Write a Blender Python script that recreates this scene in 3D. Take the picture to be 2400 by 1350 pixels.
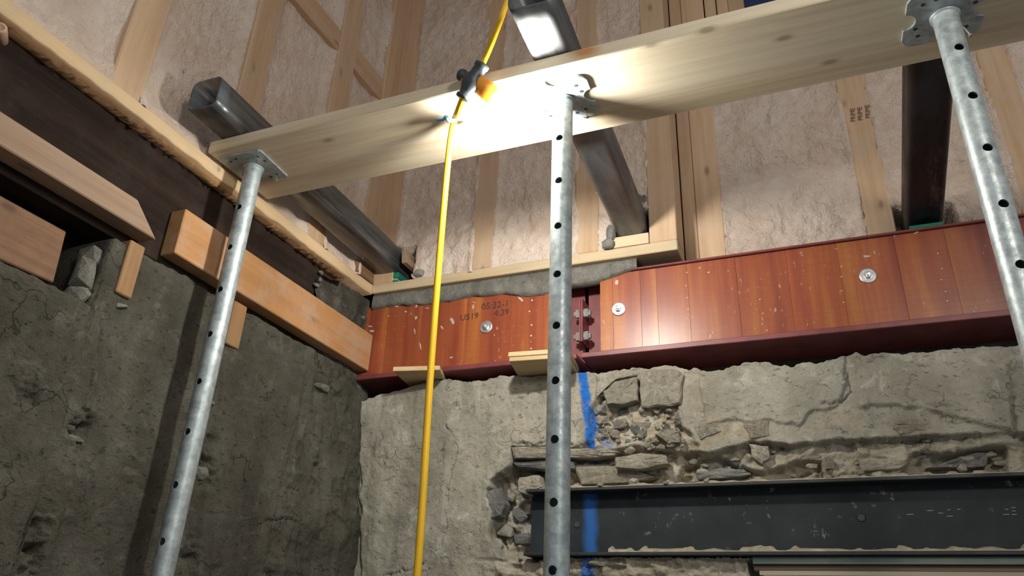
import bpy, bmesh, math, random
import numpy as np
from mathutils import Vector, Matrix, noise as mnoise

# ------------------------------------------------------------------ clear
for o in list(bpy.data.objects):
    bpy.data.objects.remove(o)
scene = bpy.context.scene
COL = scene.collection

# ------------------------------------------------------------------ camera
F_PX = 1756.45
RC = np.array([[0.92613989, 0.37505534, 0.03997993],
               [-0.12801325, 0.41226222, -0.90202687],
               [-0.35479221, 0.8302851, 0.42982454]])     # world -> camera (x right, y down, z forward)
CAM = np.array([0.0, 0.0, 1.5])
cd = bpy.data.cameras.new('camera')
cam = bpy.data.objects.new('camera', cd)
COL.objects.link(cam)
cd.sensor_width = 36.0
cd.lens = 36.0 * F_PX / 2400.0
cd.clip_start = 0.02
cam.matrix_world = Matrix(((RC[0, 0], -RC[1, 0], -RC[2, 0], CAM[0]),
                           (RC[0, 1], -RC[1, 1], -RC[2, 1], CAM[1]),
                           (RC[0, 2], -RC[1, 2], -RC[2, 2], CAM[2]),
                           (0, 0, 0, 1)))
scene.camera = cam

# ------------------------------------------------------------------ world, exposure
w = bpy.data.worlds.new('world')
scene.world = w
w.use_nodes = True
bg = w.node_tree.nodes['Background']
bg.inputs['Color'].default_value = (0.93, 0.96, 1.0, 1)
bg.inputs['Strength'].default_value = 0.28
scene.view_settings.view_transform = 'Standard'
scene.view_settings.look = 'None'
scene.view_settings.gamma = 1.0
scene.view_settings.use_curve_mapping = False
scene.view_settings.exposure = 0.1
BULB_STRENGTH = 850.0
# unseen lamp added behind the camera, standing in for another bulb of the string
ld = bpy.data.lights.new('added_lamp', 'POINT'); ld.energy = 68.0; ld.color = (1.0, 0.93, 0.80); ld.shadow_soft_size = 0.15
lo = bpy.data.objects.new('added_lamp', ld); COL.objects.link(lo); lo.location = (0.9, -0.15, 2.83)

# ------------------------------------------------------------------ measuring helpers
def ray(px, py):
    return RC.T @ np.array([(px - 1200) / F_PX, (py - 675) / F_PX, 1.0])
def on_y(px, py, y):
    d = ray(px, py); return CAM + d * (y - CAM[1]) / d[1]
def on_x(px, py, x):
    d = ray(px, py); return CAM + d * (x - CAM[0]) / d[0]
def on_z(px, py, z):
    d = ray(px, py); return CAM + d * (z - CAM[2]) / d[2]

# ------------------------------------------------------------------ numpy noise
def _hash(ix, iy, seed):
    h = (ix.astype(np.int64) * 374761393 + iy.astype(np.int64) * 668265263 + seed * 2147483647 + 974711) & 0xffffffff
    h = ((h ^ (h >> 13)) * 1274126177) & 0xffffffff
    h = h ^ (h >> 16)
    return (h & 0xffff) / 65535.0
def vnoise(x, y, seed=0):
    x = np.asarray(x, float); y = np.asarray(y, float)
    ix = np.floor(x); iy = np.floor(y); fx = x - ix; fy = y - iy
    ux = fx * fx * fx * (fx * (fx * 6 - 15) + 10); uy = fy * fy * fy * (fy * (fy * 6 - 15) + 10)
    a = _hash(ix, iy, seed); b = _hash(ix + 1, iy, seed); c = _hash(ix, iy + 1, seed); d = _hash(ix + 1, iy + 1, seed)
    return (a * (1 - ux) + b * ux) * (1 - uy) + (c * (1 - ux) + d * ux) * uy
def fbm(x, y, f, octv=4, seed=0):
    s = 0; a = 1.0; t = 0
    for k in range(octv):
        s = s + a * (vnoise(x * f + 17.3 * k, y * f + 9.1 * k, seed + k) - 0.5); t += a
        a *= 0.5; f *= 2.03
    return 2 * s / t
def ridged(x, y, f, octv=4, seed=0):
    s = 0; a = 1.0; t = 0
    for k in range(octv):
        n = 1 - np.abs(2 * vnoise(x * f + 5.7 * k, y * f + 3.1 * k, seed + k) - 1)
        s = s + a * n; t += a; a *= 0.5; f *= 2.1
    return s / t
def worley(x, y, f, seed=0):
    X = np.asarray(x) * f; Y = np.asarray(y) * f
    ix = np.floor(X); iy = np.floor(Y)
    d1 = np.full(X.shape, 9.0); d2 = np.full(X.shape, 9.0); cid = np.zeros(X.shape)
    for dx in (-1, 0, 1):
        for dy in (-1, 0, 1):
            cx = ix + dx; cy = iy + dy
            px = cx + _hash(cx, cy, seed); py = cy + _hash(cx, cy, seed + 7)
            d = np.hypot(X - px, Y - py)
            idv = _hash(cx, cy, seed + 13)
            near = d < d1
            d2 = np.where(near, d1, np.minimum(d2, d))
            cid = np.where(near, idv, cid)
            d1 = np.where(near, d, d1)
    return d1, d2, cid
def sstep(a, b, x):
    t = np.clip((x - a) / (b - a), 0, 1); return t * t * (3 - 2 * t)
def seg_dist(u, v, pts):
    best = np.full(np.shape(u), 9.0)
    for (a, b), (c, d) in zip(pts[:-1], pts[1:]):
        ex, ey = c - a, d - b; L = ex * ex + ey * ey + 1e-12
        t = np.clip(((u - a) * ex + (v - b) * ey) / L, 0, 1)
        best = np.minimum(best, np.hypot(u - a - t * ex, v - b - t * ey))
    return best
def in_poly(u, v, pts):
    ins = np.zeros(np.shape(u), bool); n = len(pts)
    for i in range(n):
        x1, y1 = pts[i]; x2, y2 = pts[(i + 1) % n]
        if y1 == y2: continue
        c = ((y1 > v) != (y2 > v)) & (u < (x2 - x1) * (v - y1) / (y2 - y1) + x1)
        ins ^= c
    return ins
def poly_mask(u, v, pts, soft=0.01):
    d = seg_dist(u, v, list(pts) + [pts[0]])
    s = np.where(in_poly(u, v, pts), d, -d)
    return sstep(-soft, soft, s)

# ------------------------------------------------------------------ materials
def new_mat(name):
    m = bpy.data.materials.new(name); m.use_nodes = True
    nt = m.node_tree
    return m, nt, nt.nodes['Principled BSDF']
def N(nt, t, **kw):
    n = nt.nodes.new(t)
    for k, v in kw.items():
        if k in n.inputs: n.inputs[k].default_value = v
        else: setattr(n, k, v)
    return n
def L(nt, a, b): nt.links.new(a, b)
def coords(nt, scale=(1, 1, 1), rand=0.0):
    tc = N(nt, 'ShaderNodeTexCoord')
    src = tc.outputs['Object']
    if rand:
        oi = N(nt, 'ShaderNodeObjectInfo')
        vm = N(nt, 'ShaderNodeVectorMath', operation='MULTIPLY_ADD')
        L(nt, oi.outputs['Random'], vm.inputs[0]); vm.inputs[1].default_value = (rand, rand * 1.7, rand * 0.6)
        L(nt, src, vm.inputs[2]); src = vm.outputs[0]
    mp = N(nt, 'ShaderNodeMapping'); mp.inputs['Scale'].default_value = scale
    L(nt, src, mp.inputs['Vector'])
    return mp.outputs['Vector']
def tex(nt, vec, scale, detail=4.0, rough=0.6, dist=0.0):
    n = N(nt, 'ShaderNodeTexNoise'); n.inputs['Scale'].default_value = scale
    n.inputs['Detail'].default_value = detail; n.inputs['Roughness'].default_value = rough
    n.inputs['Distortion'].default_value = dist
    L(nt, vec, n.inputs['Vector']); return n.outputs['Fac']
def ramp(nt, fac, stops, interp='LINEAR'):
    r = N(nt, 'ShaderNodeValToRGB'); r.color_ramp.interpolation = interp
    e = r.color_ramp.elements
    while len(e) < len(stops): e.new(0.5)
    for el, (p, c) in zip(e, stops):
        el.position = p; el.color = (*c, 1) if len(c) == 3 else c
    L(nt, fac, r.inputs['Fac']); return r.outputs['Color']
def mix(nt, fac, a, b, mode='MIX'):
    n = N(nt, 'ShaderNodeMix', data_type='RGBA', blend_type=mode)
    for s, v in (('Factor', fac), ('A', a), ('B', b)):
        i = [q for q in n.inputs if q.name == s and (q.type == 'RGBA' if s != 'Factor' else q.type == 'VALUE')][0]
        if hasattr(v, 'is_output') or isinstance(v, bpy.types.NodeSocket): L(nt, v, i)
        else: i.default_value = v if s == 'Factor' else (*v, 1)
    return [q for q in n.outputs if q.type == 'RGBA'][0]
def math_(nt, op, a, b=None, c=None):
    n = N(nt, 'ShaderNodeMath', operation=op)
    for i, v in enumerate((a, b, c)):
        if v is None: continue
        if isinstance(v, bpy.types.NodeSocket): L(nt, v, n.inputs[i])
        else: n.inputs[i].default_value = v
    return n.outputs[0]
def bump(nt, p, h, strength=0.3, dist=0.004):
    b = N(nt, 'ShaderNodeBump'); b.inputs['Strength'].default_value = strength; b.inputs['Distance'].default_value = dist
    L(nt, h, b.inputs['Height']); L(nt, b.outputs['Normal'], p.inputs['Normal'])
def grey(v): return (v, v, v)

def wood(name, c_light, c_dark, axis=0, grain=60, rough=0.75, knots=True, dirt=None, contrast=1.0, dirt_amt=0.5):
    """sawn timber, grain along axis (0 x, 1 y, 2 z)"""
    m, nt, p = new_mat(name)
    sc = [1.0, 1.0, 1.0]; sc[axis] = 0.05
    v = coords(nt, sc, rand=3.0)
    g = tex(nt, v, grain, 5, 0.65, 0.6)
    g2 = tex(nt, v, grain * 0.22, 3, 0.5, 1.2)
    s = math_(nt, 'MULTIPLY_ADD', g2, 0.6, math_(nt, 'MULTIPLY', g, 0.4))
    col = ramp(nt, s, [(0.5 - 0.16 / contrast, c_dark), (0.5 + 0.12 / contrast, c_light)])
    if knots:
        v2 = coords(nt, [(4.5 if i == axis else 10.0) for i in range(3)], rand=3.0)
        vo = N(nt, 'ShaderNodeTexVoronoi'); vo.inputs['Scale'].default_value = 1.15
        L(nt, v2, vo.inputs['Vector'])
        k = ramp(nt, vo.outputs['Distance'], [(0.0, grey(1)), (0.07, grey(0.9)), (0.10, grey(0.35)), (0.17, grey(0))])
        kc = tuple(x * 0.45 for x in c_dark)
        col = mix(nt, math_(nt, 'MULTIPLY', k, 0.75), col, kc)
    if dirt:
        v3 = coords(nt, (1, 1, 1), rand=3.0)
        d = tex(nt, v3, 7, 5, 0.7)
        f = ramp(nt, d, [(0.45, grey(0)), (0.7, grey(dirt_amt))])
        col = mix(nt, f, col, dirt)
    oi = N(nt, 'ShaderNodeObjectInfo')
    hv = N(nt, 'ShaderNodeHueSaturation')
    L(nt, math_(nt, 'MULTIPLY_ADD', oi.outputs['Random'], 0.18, 0.91), hv.inputs['Value'])
    L(nt, col, hv.inputs['Color'])
    L(nt, hv.outputs['Color'], p.inputs['Base Color'])
    p.inputs['Roughness'].default_value = rough
    if 'dark' in name: p.inputs['Specular IOR Level'].default_value = 0.12
    bump(nt, p, g, 0.25, 0.002)
    return m

def stone_like(name, c1, c2, c3, scale=9, bumps=0.6, attr=None, tan=(0.40, 0.335, 0.245), paint=None):
    m, nt, p = new_mat(name)
    v = coords(nt)
    a = tex(nt, v, scale, 6, 0.65)
    b = tex(nt, v, scale * 5, 6, 0.7)
    s = tex(nt, coords(nt, (1.6, 1.6, 0.35)), scale * 0.8, 4, 0.6)
    col = ramp(nt, a, [(0.32, c1), (0.5, c2), (0.68, c3)])
    col = mix(nt, ramp(nt, s, [(0.42, grey(0)), (0.66, grey(0.5))]), col, tuple(x * 0.62 for x in c1))
    col = mix(nt, math_(nt, 'MULTIPLY', b, 0.35), col, tuple(x * 0.6 for x in c1))
    pit = ramp(nt, tex(nt, coords(nt, (1, 1, 1.6)), scale * 9, 4, 0.65, 0.5), [(0.60, grey(0)), (0.70, grey(0.65))])
    col = mix(nt, pit, col, tuple(x * 0.35 for x in c1))
    lt = ramp(nt, tex(nt, v, scale * 2.4, 5, 0.7, 1.0), [(0.56, grey(0)), (0.70, grey(0.5))])
    col = mix(nt, lt, col, tuple(min(1, x * 1.25) for x in c3))
    vo = N(nt, 'ShaderNodeTexVoronoi', feature='DISTANCE_TO_EDGE'); vo.inputs['Scale'].default_value = scale * 0.9
    wv = N(nt, 'ShaderNodeVectorMath', operation='MULTIPLY_ADD'); wn = N(nt, 'ShaderNodeTexNoise'); wn.inputs['Scale'].default_value = scale * 1.6; wn.inputs['Detail'].default_value = 5
    L(nt, v, wn.inputs['Vector']); L(nt, wn.outputs['Color'], wv.inputs[0]); wv.inputs[1].default_value = (0.25, 0.25, 0.25); L(nt, v, wv.inputs[2]); L(nt, wv.outputs[0], vo.inputs['Vector'])
    ck = math_(nt, 'MULTIPLY', ramp(nt, vo.outputs['Distance'], [(0.003, grey(0.6)), (0.013, grey(0))]), ramp(nt, tex(nt, v, scale * 0.9, 3, 0.5), [(0.55, grey(0)), (0.63, grey(1))]))
    col = mix(nt, ck, col, tuple(x * 0.25 for x in c1))
    if attr:
        at = N(nt, 'ShaderNodeAttribute', attribute_name=attr)
        t2 = ramp(nt, tex(nt, v, scale * 1.7, 5, 0.7), [(0.35, tuple(x * 0.75 for x in tan)), (0.52, tan), (0.62, (0.5, 0.46, 0.39)), (0.75, (0.36, 0.33, 0.28))])
        col = mix(nt, at.outputs['Fac'], col, t2)
    if paint:
        at = N(nt, 'ShaderNodeAttribute', attribute_name=paint[0])
        f = math_(nt, 'MULTIPLY', at.outputs['Fac'], ramp(nt, tex(nt, v, 40, 5, 0.75), [(0.32, grey(0.35)), (0.48, grey(1))]))
        col = mix(nt, f, col, paint[1])
    oi = N(nt, 'ShaderNodeObjectInfo')
    hv = N(nt, 'ShaderNodeHueSaturation')
    L(nt, math_(nt, 'MULTIPLY_ADD', oi.outputs['Random'], 0.3, 0.85), hv.inputs['Value'])
    L(nt, col, hv.inputs['Color'])
    L(nt, hv.outputs['Color'] if not attr else col, p.inputs['Base Color'])
    p.inputs['Roughness'].default_value = 0.95; p.inputs['Specular IOR Level'].default_value = 0.2
    h = math_(nt, 'ADD', math_(nt, 'MULTIPLY', b, 0.7), math_(nt, 'MULTIPLY', tex(nt, v, scale * 22, 4, 0.7), 0.4))
    h = math_(nt, 'SUBTRACT', h, math_(nt, 'MULTIPLY', math_(nt, 'ADD', pit, ck), 0.35))
    bump(nt, p, h, min(1, bumps * 1.4), 0.010)
    return m

def metal(name, c1, c2, rough=0.45, metallic=0.7, scale=25, rust=None, rust_lim=(0.58, 0.7), bumps=0.08, stretch=(1, 1, 1)):
    m, nt, p = new_mat(name)
    v = coords(nt, stretch, rand=2.0)
    a = tex(nt, v, scale, 5, 0.65)
    col = ramp(nt, a, [(0.35, c1), (0.65, c2)])
    if rust:
        r = tex(nt, v, scale * 0.45, 6, 0.75)
        f = ramp(nt, r, [(rust_lim[0], grey(0)), (rust_lim[1], grey(0.85))])
        col = mix(nt, f, col, rust)
        L(nt, math_(nt, 'MULTIPLY_ADD', f, -metallic * 0.8, metallic), p.inputs['Metallic'])
    else:
        p.inputs['Metallic'].default_value = metallic
    L(nt, col, p.inputs['Base Color'])
    L(nt, ramp(nt, tex(nt, v, scale * 1.8, 4, 0.6), [(0.3, grey(rough * 0.8)), (0.7, grey(min(1, rough * 1.3)))]), p.inputs['Roughness'])
    bump(nt, p, tex(nt, v, scale * 3, 4, 0.6), bumps, 0.002)
    return m

def plain(name, c, rough=0.5, metallic=0.0, var=0.12, scale=30):
    m, nt, p = new_mat(name)
    a = tex(nt, coords(nt, rand=2.0), scale, 4, 0.6)
    col = ramp(nt, a, [(0.3, tuple(x * (1 - var) for x in c)), (0.7, tuple(min(1, x * (1 + var)) for x in c))])
    L(nt, col, p.inputs['Base Color'])
    p.inputs['Roughness'].default_value = rough; p.inputs['Metallic'].default_value = metallic
    return m

M = {}
M['foam'] = (lambda: None)()
def foam_mat():
    m, nt, p = new_mat('spray_foam')
    v = coords(nt)
    a = tex(nt, v, 5, 5, 0.65); b = tex(nt, v, 28, 5, 0.7, 0.4); c = tex(nt, v, 90, 4, 0.7)
    col = ramp(nt, a, [(0.3, (0.69, 0.53, 0.42)), (0.5, (0.78, 0.63, 0.53)), (0.7, (0.83, 0.71, 0.62))])
    col = mix(nt, ramp(nt, b, [(0.60, grey(0)), (0.80, grey(0.25))]), col, (0.52, 0.38, 0.28))
    col = mix(nt, ramp(nt, tex(nt, coords(nt, (1, 1, 2.5)), 34, 3, 0.5, 0.8), [(0.70, grey(0)), (0.76, grey(0.7))]), col, (0.16, 0.11, 0.08))
    L(nt, col, p.inputs['Base Color']); p.inputs['Roughness'].default_value = 0.7
    bump(nt, p, math_(nt, 'ADD', b, math_(nt, 'MULTIPLY', c, 0.5)), 1.0, 0.018)
    return m
M['foam'] = foam_mat()
M['stud'] = wood('stud_pine', (0.63, 0.44, 0.285), (0.48, 0.31, 0.185), 2, 55, 0.7, True, (0.55, 0.42, 0.33))
M['stud_h'] = wood('blocking_pine', (0.54, 0.36, 0.23), (0.42, 0.265, 0.155), 1, 55, 0.7, True, (0.55, 0.42, 0.33))
M['plate_x'] = wood('plate_pine', (0.66, 0.53, 0.35), (0.54, 0.40, 0.24), 0, 55, 0.7, False, (0.45, 0.38, 0.28))
M['plate_y'] = wood('plate_pine_side', (0.68, 0.50, 0.30), (0.54, 0.37, 0.20), 1, 55, 0.75, False, (0.50, 0.40, 0.28))
M['splinter'] = wood('splintered_pine', (0.34, 0.19, 0.085), (0.08, 0.04, 0.02), 1, 90, 0.9, False)
M['header'] = wood('header_spruce', (0.75, 0.66, 0.50), (0.60, 0.48, 0.32), 0, 55, 0.62, True, contrast=1.3)
def add_stain(m, pt, rad, colr):
    nt = m.node_tree; p = nt.nodes['Principled BSDF']; src = p.inputs['Base Color'].links[0].from_socket
    v = coords(nt); d = N(nt, 'ShaderNodeVectorMath', operation='SUBTRACT'); L(nt, v, d.inputs[0]); d.inputs[1].default_value = pt
    sc = N(nt, 'ShaderNodeVectorMath', operation='DIVIDE'); L(nt, d.outputs[0], sc.inputs[0]); sc.inputs[1].default_value = rad
    ln = N(nt, 'ShaderNodeVectorMath', operation='LENGTH'); L(nt, sc.outputs[0], ln.inputs[0])
    q = math_(nt, 'ADD', ln.outputs['Value'], math_(nt, 'MULTIPLY_ADD', tex(nt, coords(nt, (0.15, 1, 1)), 60, 4, 0.6), 1.2, -0.6))
    f = ramp(nt, q, [(0.3, grey(0.85)), (1.0, grey(0))])
    L(nt, mix(nt, f, src, colr), p.inputs['Base Color'])
add_stain(M['header'], (-0.40, 1.305, 2.772), (0.05, 0.02, 0.022), (0.50, 0.19, 0.04))
M['cleat'] = wood('cleat_fir', (0.45, 0.235, 0.095), (0.34, 0.16, 0.06), 1, 60, 0.7, True, (0.42, 0.34, 0.28), dirt_amt=0.6)
M['cleat_pale'] = wood('cleat_weathered', (0.36, 0.245, 0.165), (0.25, 0.16, 0.10), 1, 60, 0.75, True, (0.30, 0.24, 0.19))
M['plank'] = wood('plank_old', (0.26, 0.14, 0.075), (0.13, 0.065, 0.035), 1, 60, 0.8, True, (0.10, 0.06, 0.04))
M['strap'] = wood('strapping_fir', (0.36, 0.20, 0.085), (0.24, 0.12, 0.045), 2, 60, 0.75, False, (0.3, 0.22, 0.14))
M['joist'] = wood('joist_dark', (0.032, 0.020, 0.015), (0.009, 0.006, 0.005), 1, 50, 0.85, False, (0.07, 0.055, 0.045), dirt_amt=0.3)
M['pad'] = wood('pad_ply', (0.62, 0.46, 0.27), (0.48, 0.33, 0.17), 0, 60, 0.75, False)
M['concrete'] = stone_like('concrete_left', (0.064, 0.059, 0.045), (0.100, 0.094, 0.074), (0.150, 0.142, 0.119), 6, 0.7)
M['masonry'] = stone_like('masonry_back', (0.28, 0.265, 0.21), (0.40, 0.38, 0.315), (0.49, 0.47, 0.405), 6, 0.6, 'rubble', paint=('paint', (0.02, 0.14, 0.50)))
M['stone'] = stone_like('stone', (0.30, 0.265, 0.21), (0.42, 0.385, 0.31), (0.50, 0.475, 0.41), 12, 0.7)
M['stone_grey'] = stone_like('stone_grey', (0.13, 0.13, 0.13), (0.22, 0.22, 0.21), (0.32, 0.31, 0.29), 12, 0.6)
M['mortar'] = stone_like('mortar', (0.20, 0.19, 0.165), (0.29, 0.28, 0.25), (0.38, 0.37, 0.33), 14, 0.7)
M['lump'] = stone_like('mortar_lump', (0.30, 0.28, 0.25), (0.40, 0.375, 0.345), (0.48, 0.455, 0.42), 18, 0.8)
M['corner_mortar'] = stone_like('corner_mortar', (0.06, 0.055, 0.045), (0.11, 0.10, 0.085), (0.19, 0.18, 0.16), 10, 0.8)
M['galv'] = metal('galvanised_steel', (0.27, 0.315, 0.335), (0.48, 0.54, 0.555), 0.46, 0.5, 46, None, bumps=0.12)
M['tube'] = metal('tube_steel', (0.07, 0.075, 0.085), (0.26, 0.28, 0.29), 0.34, 0.8, 22, (0.15, 0.11, 0.075), (0.52, 0.68), 0.1, (1, 0.10, 1))
M['tube_dark'] = metal('tube_steel_dark', (0.022, 0.021, 0.026), (0.055, 0.052, 0.06), 0.45, 0.6, 14, (0.19, 0.16, 0.13), (0.60, 0.72), 0.1, (1, 0.3, 1))
M['tube_pale'] = metal('tube_steel_pale', (0.07, 0.078, 0.085), (0.17, 0.18, 0.185), 0.42, 0.5, 14, (0.26, 0.19, 0.11), (0.60, 0.72), 0.1, (1, 0.3, 1))
M['black_steel'] = metal('beam_black', (0.012, 0.015, 0.018), (0.024, 0.029, 0.034), 0.55, 0.1, 10, (0.22, 0.20, 0.17), (0.66, 0.76), 0.15)
M['red_paint'] = plain('beam_red_primer', (0.19, 0.045, 0.048), 0.45, 0.0, 0.25, 14)
M['red_dark'] = plain('beam_red_underside', (0.11, 0.03, 0.035), 0.5, 0.0, 0.3, 9)
M['bolt'] = metal('zinc_bolt', (0.60, 0.63, 0.66), (0.80, 0.82, 0.84), 0.3, 0.85, 40)
M['bolt_dark'] = metal('splice_bolt', (0.30, 0.31, 0.31), (0.5, 0.5, 0.49), 0.45, 0.5, 40)
M['bulb_base'] = plain('bulb_base', (0.75, 0.73, 0.70), 0.4)
M['yellow'] = plain('yellow_cord', (0.80, 0.47, 0.015), 0.42, 0.0, 0.06, 12)
M['black_plastic'] = plain('black_plastic', (0.03, 0.04, 0.045), 0.45)
M['orange'] = plain('orange_plastic', (0.75, 0.27, 0.02), 0.4)
M['blue_wire'] = plain('blue_wire', (0.16, 0.36, 0.72), 0.4)
M['green'] = plain('green_shim', (0.015, 0.20, 0.12), 0.4)
M['white_shim'] = plain('grey_shim', (0.35, 0.42, 0.40), 0.5)
M['nail'] = metal('nail_steel', (0.25, 0.22, 0.20), (0.42, 0.38, 0.34), 0.45, 0.6, 60)
M['ink'] = plain('ink', (0.05, 0.022, 0.018), 0.7)
M['ink_pale'] = plain('ink_faded', (0.16, 0.10, 0.06), 0.8)
M['staple'] = plain('staple', (0.75, 0.66, 0.55), 0.5)
M['pipe'] = plain('pipe_plastic', (0.52, 0.33, 0.24), 0.5)
M['scuff'] = plain('plaster_scuff', (0.46, 0.40, 0.35), 0.9)
M['ledge'] = plain('mortar_dust', (0.30, 0.265, 0.20), 0.95, 0, 0.3, 40)
M['chalk'] = plain('chalk', (0.30, 0.30, 0.29), 0.9)
M['sheath'] = plain('sheathing', (0.20, 0.14, 0.09), 0.9)
M['floor'] = plain('floor_dust', (0.16, 0.14, 0.12), 0.95)
M['glass'] = plain('window_glass', (0.03, 0.05, 0.13), 0.12, 0.0, 0.25, 6)
M['frame_green'] = wood('painted_green', (0.16, 0.22, 0.19), (0.09, 0.13, 0.11), 0, 50, 0.6, False, (0.30, 0.28, 0.24))
M['frame_brown'] = wood('painted_brown', (0.20, 0.13, 0.09), (0.12, 0.07, 0.05), 0, 50, 0.6, False)
M['frame_cream'] = wood('painted_cream', (0.40, 0.37, 0.28), (0.30, 0.27, 0.20), 0, 50, 0.6, False)
M['frame_pale'] = wood('painted_pale', (0.42, 0.46, 0.42), (0.28, 0.33, 0.30), 0, 50, 0.6, False)
def bulb_mat():
    m, nt, p = new_mat('bulb_glow')
    p.inputs['Base Color'].default_value = (1, 1, 1, 1)
    p.inputs['Emission Color'].default_value = (1.0, 0.97, 0.88, 1)
    p.inputs['Emission Strength'].default_value = BULB_STRENGTH
    return m
M['bulb'] = bulb_mat()
def lvl_mat():
    m, nt, p = new_mat('laminated_timber')
    oi = N(nt, 'ShaderNodeObjectInfo')
    v = coords(nt, (1, 1, 0.06), rand=5.0)
    band = tex(nt, v, 15, 4, 0.6)
    col = ramp(nt, band, [(0.30, (0.17, 0.034, 0.022)), (0.44, (0.27, 0.062, 0.030)), (0.56, (0.35, 0.095, 0.034)), (0.70, (0.45, 0.17, 0.042))])
    fine = tex(nt, coords(nt, (0.08, 1, 1.0), rand=5.0), 120, 4, 0.6)
    col = mix(nt, math_(nt, 'MULTIPLY', fine, 0.45), col, (0.17, 0.03, 0.012))
    sp = tex(nt, coords(nt, (1.7, 1, 0.7)), 55, 3, 0.6, 0.3)
    spm = tex(nt, coords(nt), 5, 2, 0.5)
    f = math_(nt, 'MULTIPLY', ramp(nt, sp, [(0.66, grey(0)), (0.71, grey(0.8))]), ramp(nt, spm, [(0.40, grey(0)), (0.58, grey(1))]))
    col = mix(nt, f, col, (0.50, 0.40, 0.33))
    hv = N(nt, 'ShaderNodeHueSaturation')
    L(nt, math_(nt, 'MULTIPLY_ADD', oi.outputs['Random'], 0.14, 0.93), hv.inputs['Value'])
    L(nt, col, hv.inputs['Color'])
    L(nt, hv.outputs['Color'], p.inputs['Base Color'])
    p.inputs['Roughness'].default_value = 0.33
    bump(nt, p, fine, 0.12, 0.001)
    return m
M['lvl'] = lvl_mat()

# ------------------------------------------------------------------ object helpers
def tag(o, label=None, cat=None, group=None, kind=None):
    if label: o['label'] = label
    if cat: o['category'] = cat
    if group: o['group'] = group
    if kind: o['kind'] = kind
    return o
def empty(name, loc):
    o = bpy.data.objects.new(name, None); COL.objects.link(o); o.location = loc
    o.empty_display_size = 0.05
    return o
def root_loc(parent):
    v = Vector((0, 0, 0))
    while parent is not None:
        v += parent.location; parent = parent.parent
    return v
def obj(name, me, mat, parent=None, smooth=False):
    if mat is not None: me.materials.append(mat)
    if smooth:
        me.polygons.foreach_set('use_smooth', [True] * len(me.polygons))
    o = bpy.data.objects.new(name, me); COL.objects.link(o)
    if parent is not None:
        off = root_loc(parent)
        if off.length > 0: me.transform(Matrix.Translation(-off))
        o.parent = parent
    return o
def bm_obj(name, bm, mat, parent=None, smooth=False):
    me = bpy.data.meshes.new(name); bm.normal_update(); bm.to_mesh(me); bm.free()
    return obj(name, me, mat, parent, smooth)
def box_bm(x0, x1, y0, y1, z0, z1, bevel=0.0, seg=1):
    bm = bmesh.new()
    vs = [bm.verts.new((x, y, z)) for x in (x0, x1) for y in (y0, y1) for z in (z0, z1)]
    for f in ((0, 1, 3, 2), (4, 6, 7, 5), (0, 4, 5, 1), (2, 3, 7, 6), (0, 2, 6, 4), (1, 5, 7, 3)):
        bm.faces.new([vs[i] for i in f])
    bmesh.ops.recalc_face_normals(bm, faces=bm.faces)
    if bevel: bmesh.ops.bevel(bm, geom=list(bm.edges), offset=bevel, segments=seg, affect='EDGES')
    return bm
def box(name, x0, x1, y0, y1, z0, z1, mat, parent=None, bevel=0.002, seg=1):
    return bm_obj(name, box_bm(x0, x1, y0, y1, z0, z1, bevel, seg), mat, parent)
def prism(name, pts, d0, d1, axis, mat, parent=None, bevel=0.002):
    """polygon pts in the plane normal to axis, extruded from d0 to d1"""
    bm = bmesh.new()
    def P(u, v, d):
        return {0: (d, u, v), 1: (u, d, v), 2: (u, v, d)}[axis]
    a = [bm.verts.new(P(u, v, d0)) for u, v in pts]; b = [bm.verts.new(P(u, v, d1)) for u, v in pts]
    bm.faces.new(a); bm.faces.new(b[::-1]); n = len(pts)
    for i in range(n): bm.faces.new((a[i], a[(i + 1) % n], b[(i + 1) % n], b[i]))
    bmesh.ops.recalc_face_normals(bm, faces=bm.faces)
    if bevel: bmesh.ops.bevel(bm, geom=list(bm.edges), offset=bevel, segments=1, affect='EDGES')
    return bm_obj(name, bm, mat, parent)
def frame_axes(d):
    d = Vector(d).normalized()
    u = d.cross(Vector((0, 0, 1)))
    if u.length < 1e-4: u = Vector((1, 0, 0))
    u.normalize(); return d, u, u.cross(d).normalized()
def lathe_bm(profile, base, direction, seg=24, bm=None):
    """profile list of (r, t) along direction from base"""
    bm = bm or bmesh.new(); d, u, v = frame_axes(direction); base = Vector(base); rings = []
    for r, t in profile:
        if r < 1e-6: rings.append([bm.verts.new(base + d * t)])
        else: rings.append([bm.verts.new(base + d * t + (u * math.cos(a) + v * math.sin(a)) * r) for a in [2 * math.pi * k / seg for k in range(seg)]])
    for A, B in zip(rings[:-1], rings[1:]):
        for k in range(seg):
            q = [A[k % len(A)], A[(k + 1) % len(A)], B[(k + 1) % len(B)], B[k % len(B)]]
            q2 = []
            for vv in q:
                if vv not in q2: q2.append(vv)
            if len(q2) >= 3: bm.faces.new(q2)
    for R_ in (rings[0], rings[-1]):
        if len(R_) > 2: bm.faces.new(R_)
    bmesh.ops.recalc_face_normals(bm, faces=bm.faces)
    return bm
def smooth_path(pts, n=8):
    P = [Vector(p) for p in pts]; out = []
    for i in range(len(P) - 1):
        p0 = P[max(i - 1, 0)]; p1 = P[i]; p2 = P[i + 1]; p3 = P[min(i + 2, len(P) - 1)]
        for k in range(n):
            t = k / n
            out.append(0.5 * ((2 * p1) + (p2 - p0) * t + (2 * p0 - 5 * p1 + 4 * p2 - p3) * t * t + (3 * p1 - p0 - 3 * p2 + p3) * t ** 3))
    out.append(P[-1]); return out
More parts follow.
